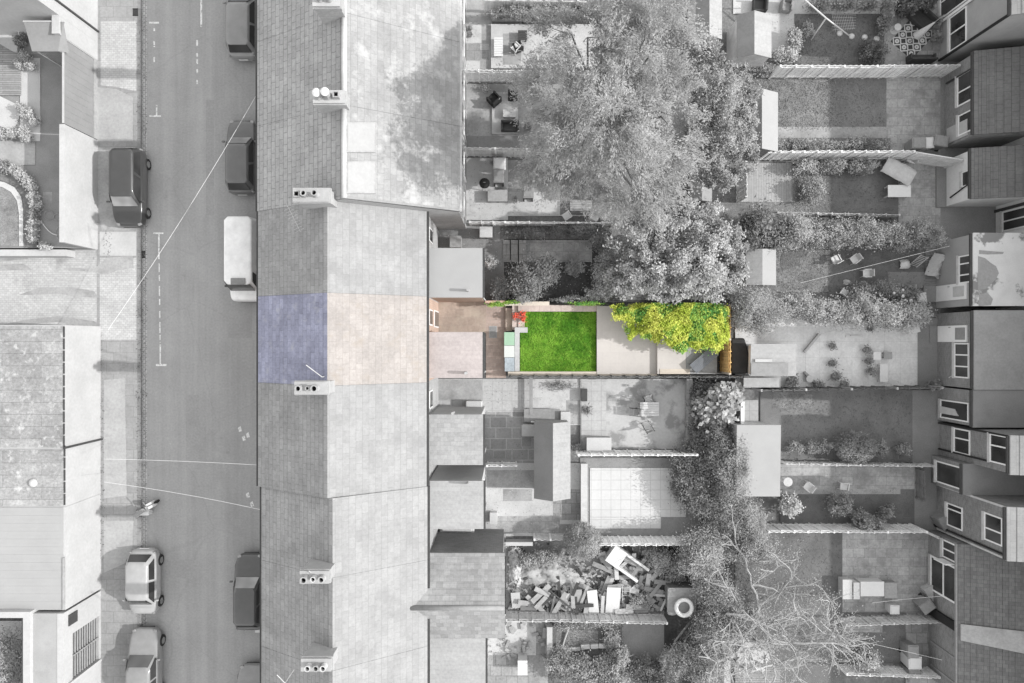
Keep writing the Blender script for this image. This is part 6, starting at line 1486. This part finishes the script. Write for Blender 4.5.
# white stone edging in the bottom lawn
for i,(px,w_,lab) in enumerate(((585,.5,'first white edging stone on the bottom lawn'),(594,.45,'second white edging stone from the left on the bottom lawn'),(601,.3,'small round edging stone on the bottom lawn'),(607,.5,'white edging stone next to the last on the bottom lawn'),(615.5,.45,'last white edging stone on the bottom lawn, at its right end'))):
    x,y=P(px,645.5-(px-585)*.05); tag(MB().obox((0,0,.1),(w_,.26,.2),rng.uniform(-.1,.1)).build('edging_stone',mt['white'],loc=(x,y,.02),bevel=.04),lab,'stone','white edging stones')
tag(MB().obox((0,0,.05),(1.6,.22,.1),.07).build('edging_kerb',mt['offwhite'],loc=(*P(566,649),.02),bevel=.03),'long pale kerb leading to the white edging stones','kerb')
boxy('white upright box standing in the bottom yard',518,661,527,675,.9,'white')
x,y=P(566,606); tag(MB().tube([(x-.1,y+.2,.1),(x,y-.4,.3),(x+.12,y-1.2,.2),(x-.05,y-1.7,.1),(x-.25,y-2.4,.05)],.05,8).build('hose',mt['offwhite']),'pale hose hanging over the junk garden fence onto the bottom lawn','hose')
# long bed and bits by the outbuilding
table('dark long trough bed left of the pale planter box',524,409,560,422,.4,'grey',slats=False); plank('dark bar leaning beside the long bed, upright in the picture',531,395,.18,2.2,.12,0,'grey',.3); plank('pale beam along the long bed',545,421.5,1.55,.09,.1,0,'white',.45)
x,y=P(562,386,.3); t=thing('shrub','thin trailing plant on the pale bed under the coloured garden','shrub',(x,y,0)); R=np.random.default_rng(8); p=R.normal(size=(420,3))*np.array((.45,.14,.1))+np.array((0,0,.25)); leaf_mesh('foliage',mt['leaf_hedge'],p.astype(np.float32),R.normal(size=(420,3)),.10,.4,t,R); MB().tube([(-.6,.1,.05),(0,0,.2),(.6,-.12,.3)],.015,5).build('stem',mt['bark'],t)
boxy('dark slim planter at the left rim of the mottled patio',581.5,389,587,401,.4,'dark'); 
x,y=P(586,409); t=thing('plant_pot','dark spiky plant at the left rim of the mottled patio','plant pot',(x,y,.12)); MB().lathe((0,0,0),[(.1,0),(.15,.2),(.15,.24),(.12,.24)],12).build('pot',mt['dark'],t); p=R.normal(size=(90,3))*np.array((.12,.16,.06))+np.array((0,0,.35)); leaf_mesh('foliage',mt['leaf_dark'],p.astype(np.float32),R.normal(size=(90,3)),.2,.25,t,R)
# clutter along the lower outriggers
boxy('black and white crate at the foot of the white ribbed outrigger',490,513,497,524,.5,'white',lid='offwhite')
t=tag(MB().obox((0,0,.5),(1.9,.5,.25)).obox((0,.1,.7),(1.7,.32,.16)).build('upturned_boat',mt['offwhite'],loc=(*P(457,530,.6),0),bevel=.09),'long pale rounded trough lying along the wall by the gable outrigger','trough')
t=tag(MB().obox((0,0,.3),(.9,.35,.6)).build('log_store',mt['leaf_pale'] if False else mt['concrete'],loc=(*P(474,404,.5),0),bevel=.05),'pale heap of stones at the corner of the patchy tiled outrigger','stones')

# ------------------------------------------------------------------ ground cover that nobody could count
def stuff(o): o['kind']='stuff'; return o
def blades(name,rects,n,size,m,seed,z=0.0,aspect=.35,flat=.25,jit=.0):
    """short grass or litter scattered over pixel rectangles"""
    R=np.random.default_rng(seed); A=np.array([abs((c-a)*(d-b)) for a,b,c,d in rects],float); A/=A.sum(); P_=[]
    for (a,b,c,d),f in zip(rects,A):
        k=int(n*f)+1; u=R.uniform(a,c,k)+R.normal(size=k)*jit; v=R.uniform(b,d,k)+R.normal(size=k)*jit
        P_.append(np.stack([(u-512)*(H-z)/K,(341.5-v)*(H-z)/K,np.full(k,z)+R.uniform(.01,.04,k)],1))
    p=np.concatenate(P_); d=R.normal(size=(len(p),3)); d[:,2]=np.abs(d[:,2])*flat
    return stuff(leaf_mesh(name,m,p.astype(np.float32),d,size,aspect,None,R))
mt['grass_green']=leafy('grass_blade_green',(.07,.20,.015),(.22,.40,.05),1.5,.2)
mt['grass_grey']=leafy('grass_blade_grey',.18,.30,1.5,.2); mt['grass_dark']=leafy('grass_blade_dark',.11,.18,1.5,.2)
mt['litter_dark']=leafy('dark_litter',.09,.2,.8,0); mt['litter_pale']=leafy('pale_litter',.35,.6,.8,0)
blades('grass',[(520,311.7,596.3,371.6)],9000,.09,mt['grass_green'],1,.385,.3,.5,.6)
blades('grass',[(750,80,832,130),(794,165,830,216),(745,250,830,292),(772,392,812,408)],14000,.10,mt['grass_grey'],2,.01,.3,.6,1.0)
blades('grass',[(828,78,886,128),(830,163,900,216),(828,245,915,298),(780,392,912,462),(780,489,914,523),(735,532,842,598),(842,622,905,662),(794,14,884,66),(548,616,623,690)],24000,.09,mt['grass_dark'],3,.012,.3,.6,1.0)  # darker blades also carry the shade painted on the right-hand lawn halves
blades('leaf_litter',[(466,14,492,80),(466,84,492,156),(465,158,508,220),(508,160,600,220),(438,224,600,302),(484,380,582,460),(484,464,590,536),(580,458,700,537),(486,614,548,683)],2600,.05,mt['litter_dark'],4,.012,.5,.2,1)
blades('leaf_litter',[(886,78,945,160),(898,163,945,232),(888,245,938,300),(842,530,930,612),(905,612,940,690),(780,464,914,489),(897,0,945,78),(770,14,794,52),(738,380,925,388),(772,127,888,138)],2400,.05,mt['litter_dark'],5,.02,.5,.2,1)
blades('leaf_litter',[(886,78,945,160),(842,530,930,612),(484,464,590,536),(438,224,600,302),(506,540,690,614),(770,127,930,160),(735,598,842,690)],1500,.055,mt['litter_pale'],6,.02,.5,.2,1)
blades('moss',[(98.5,330,104,500),(104,232,112,256),(98.5,500,104,560),(137,20,147,680)],1500,.07,mt['litter_dark'],7,.12,.6,.2,.8)
# rubble and scrap in the junk filled garden
def rubble(name,rect,n,smax,m,seed,z=.0):
    r=random.Random(seed); b=MB()
    for i in range(n):
        x,y=P(r.uniform(rect[0],rect[2]),r.uniform(rect[1],rect[3]),.2); s=smax*r.uniform(.25,1)**1.6; l=s*r.uniform(1,3.2)
        b.obox((x,y,z+r.uniform(.03,.22)),(s,l,r.uniform(.02,.1)),r.uniform(0,3.14),r.uniform(-.4,.4))
    return stuff(b.build(name,mt[m]))
rubble('rubble',(508,543,690,612),520,.13,'concrete_grey',1); rubble('rubble',(508,543,690,612),220,.22,'dark',2); rubble('rubble',(590,545,690,612),60,.22,'offwhite',3); rubble('rubble',(540,588,660,612),160,.24,'grey',4,.1); rubble('rubble',(508,543,690,612),260,.12,'concrete_grey',8)
rubble('rubble',(487,617,546,660),60,.2,'concrete_grey',5); rubble('rubble',(700,640,770,672),90,.26,'concrete',6); rubble('rubble',(438,530,504,552),40,.2,'concrete',7)
for i,(px,py,w_,l_,rz,m_,lab) in enumerate(((604,606,.16,1.5,.35,'offwhite','pale batten leaning across the gap between the two white boards'),(643,598,.5,.7,.5,'concrete_grey','grey panel lying under the broken cupboard'),(655,575,.7,.25,.9,'concrete','pale plank end sticking out of the weeds right of the cupboard'),(669,578,.3,.8,-.5,'grey','grey scrap board beside the tangled tree'),(603,557,.4,.6,.3,'concrete','pale paving flag under the round clipped shrub'),(587,603,.2,1.4,-.1,'grey','narrow dark plank between the leaning white boards'),(650,551,.9,.2,.2,'offwhite','pale batten along the foot of the long board fence'),(516,600,.5,.9,.1,'concrete','pale sheet at the lower left corner of the junk garden'))):
    plank(lab,px,py,w_,l_,.05,rz,m_,.25,.12)

def boards(name,rect,n,m,seed):
    r=random.Random(seed); b=MB()
    for i in range(n):
        x,y=P(r.uniform(rect[0],rect[2]),r.uniform(rect[1],rect[3]),.4); a=r.choice((.1,-.6,.9,1.5,-.15))+r.gauss(0,.25)
        b.obox((x,y,r.uniform(.2,.55)),(r.uniform(.10,.30),r.uniform(.7,1.6),.03),a,r.uniform(-.25,.25),'X')
    return stuff(b.build(name,mt[m]))
boards('scrap_boards',(600,560,664,606),16,'offwhite',11); boards('scrap_boards',(600,552,668,608),22,'grey',12); boards('scrap_boards',(520,588,600,608),16,'concrete_grey',13); boards('scrap_boards',(540,590,640,608),12,'dark',14)
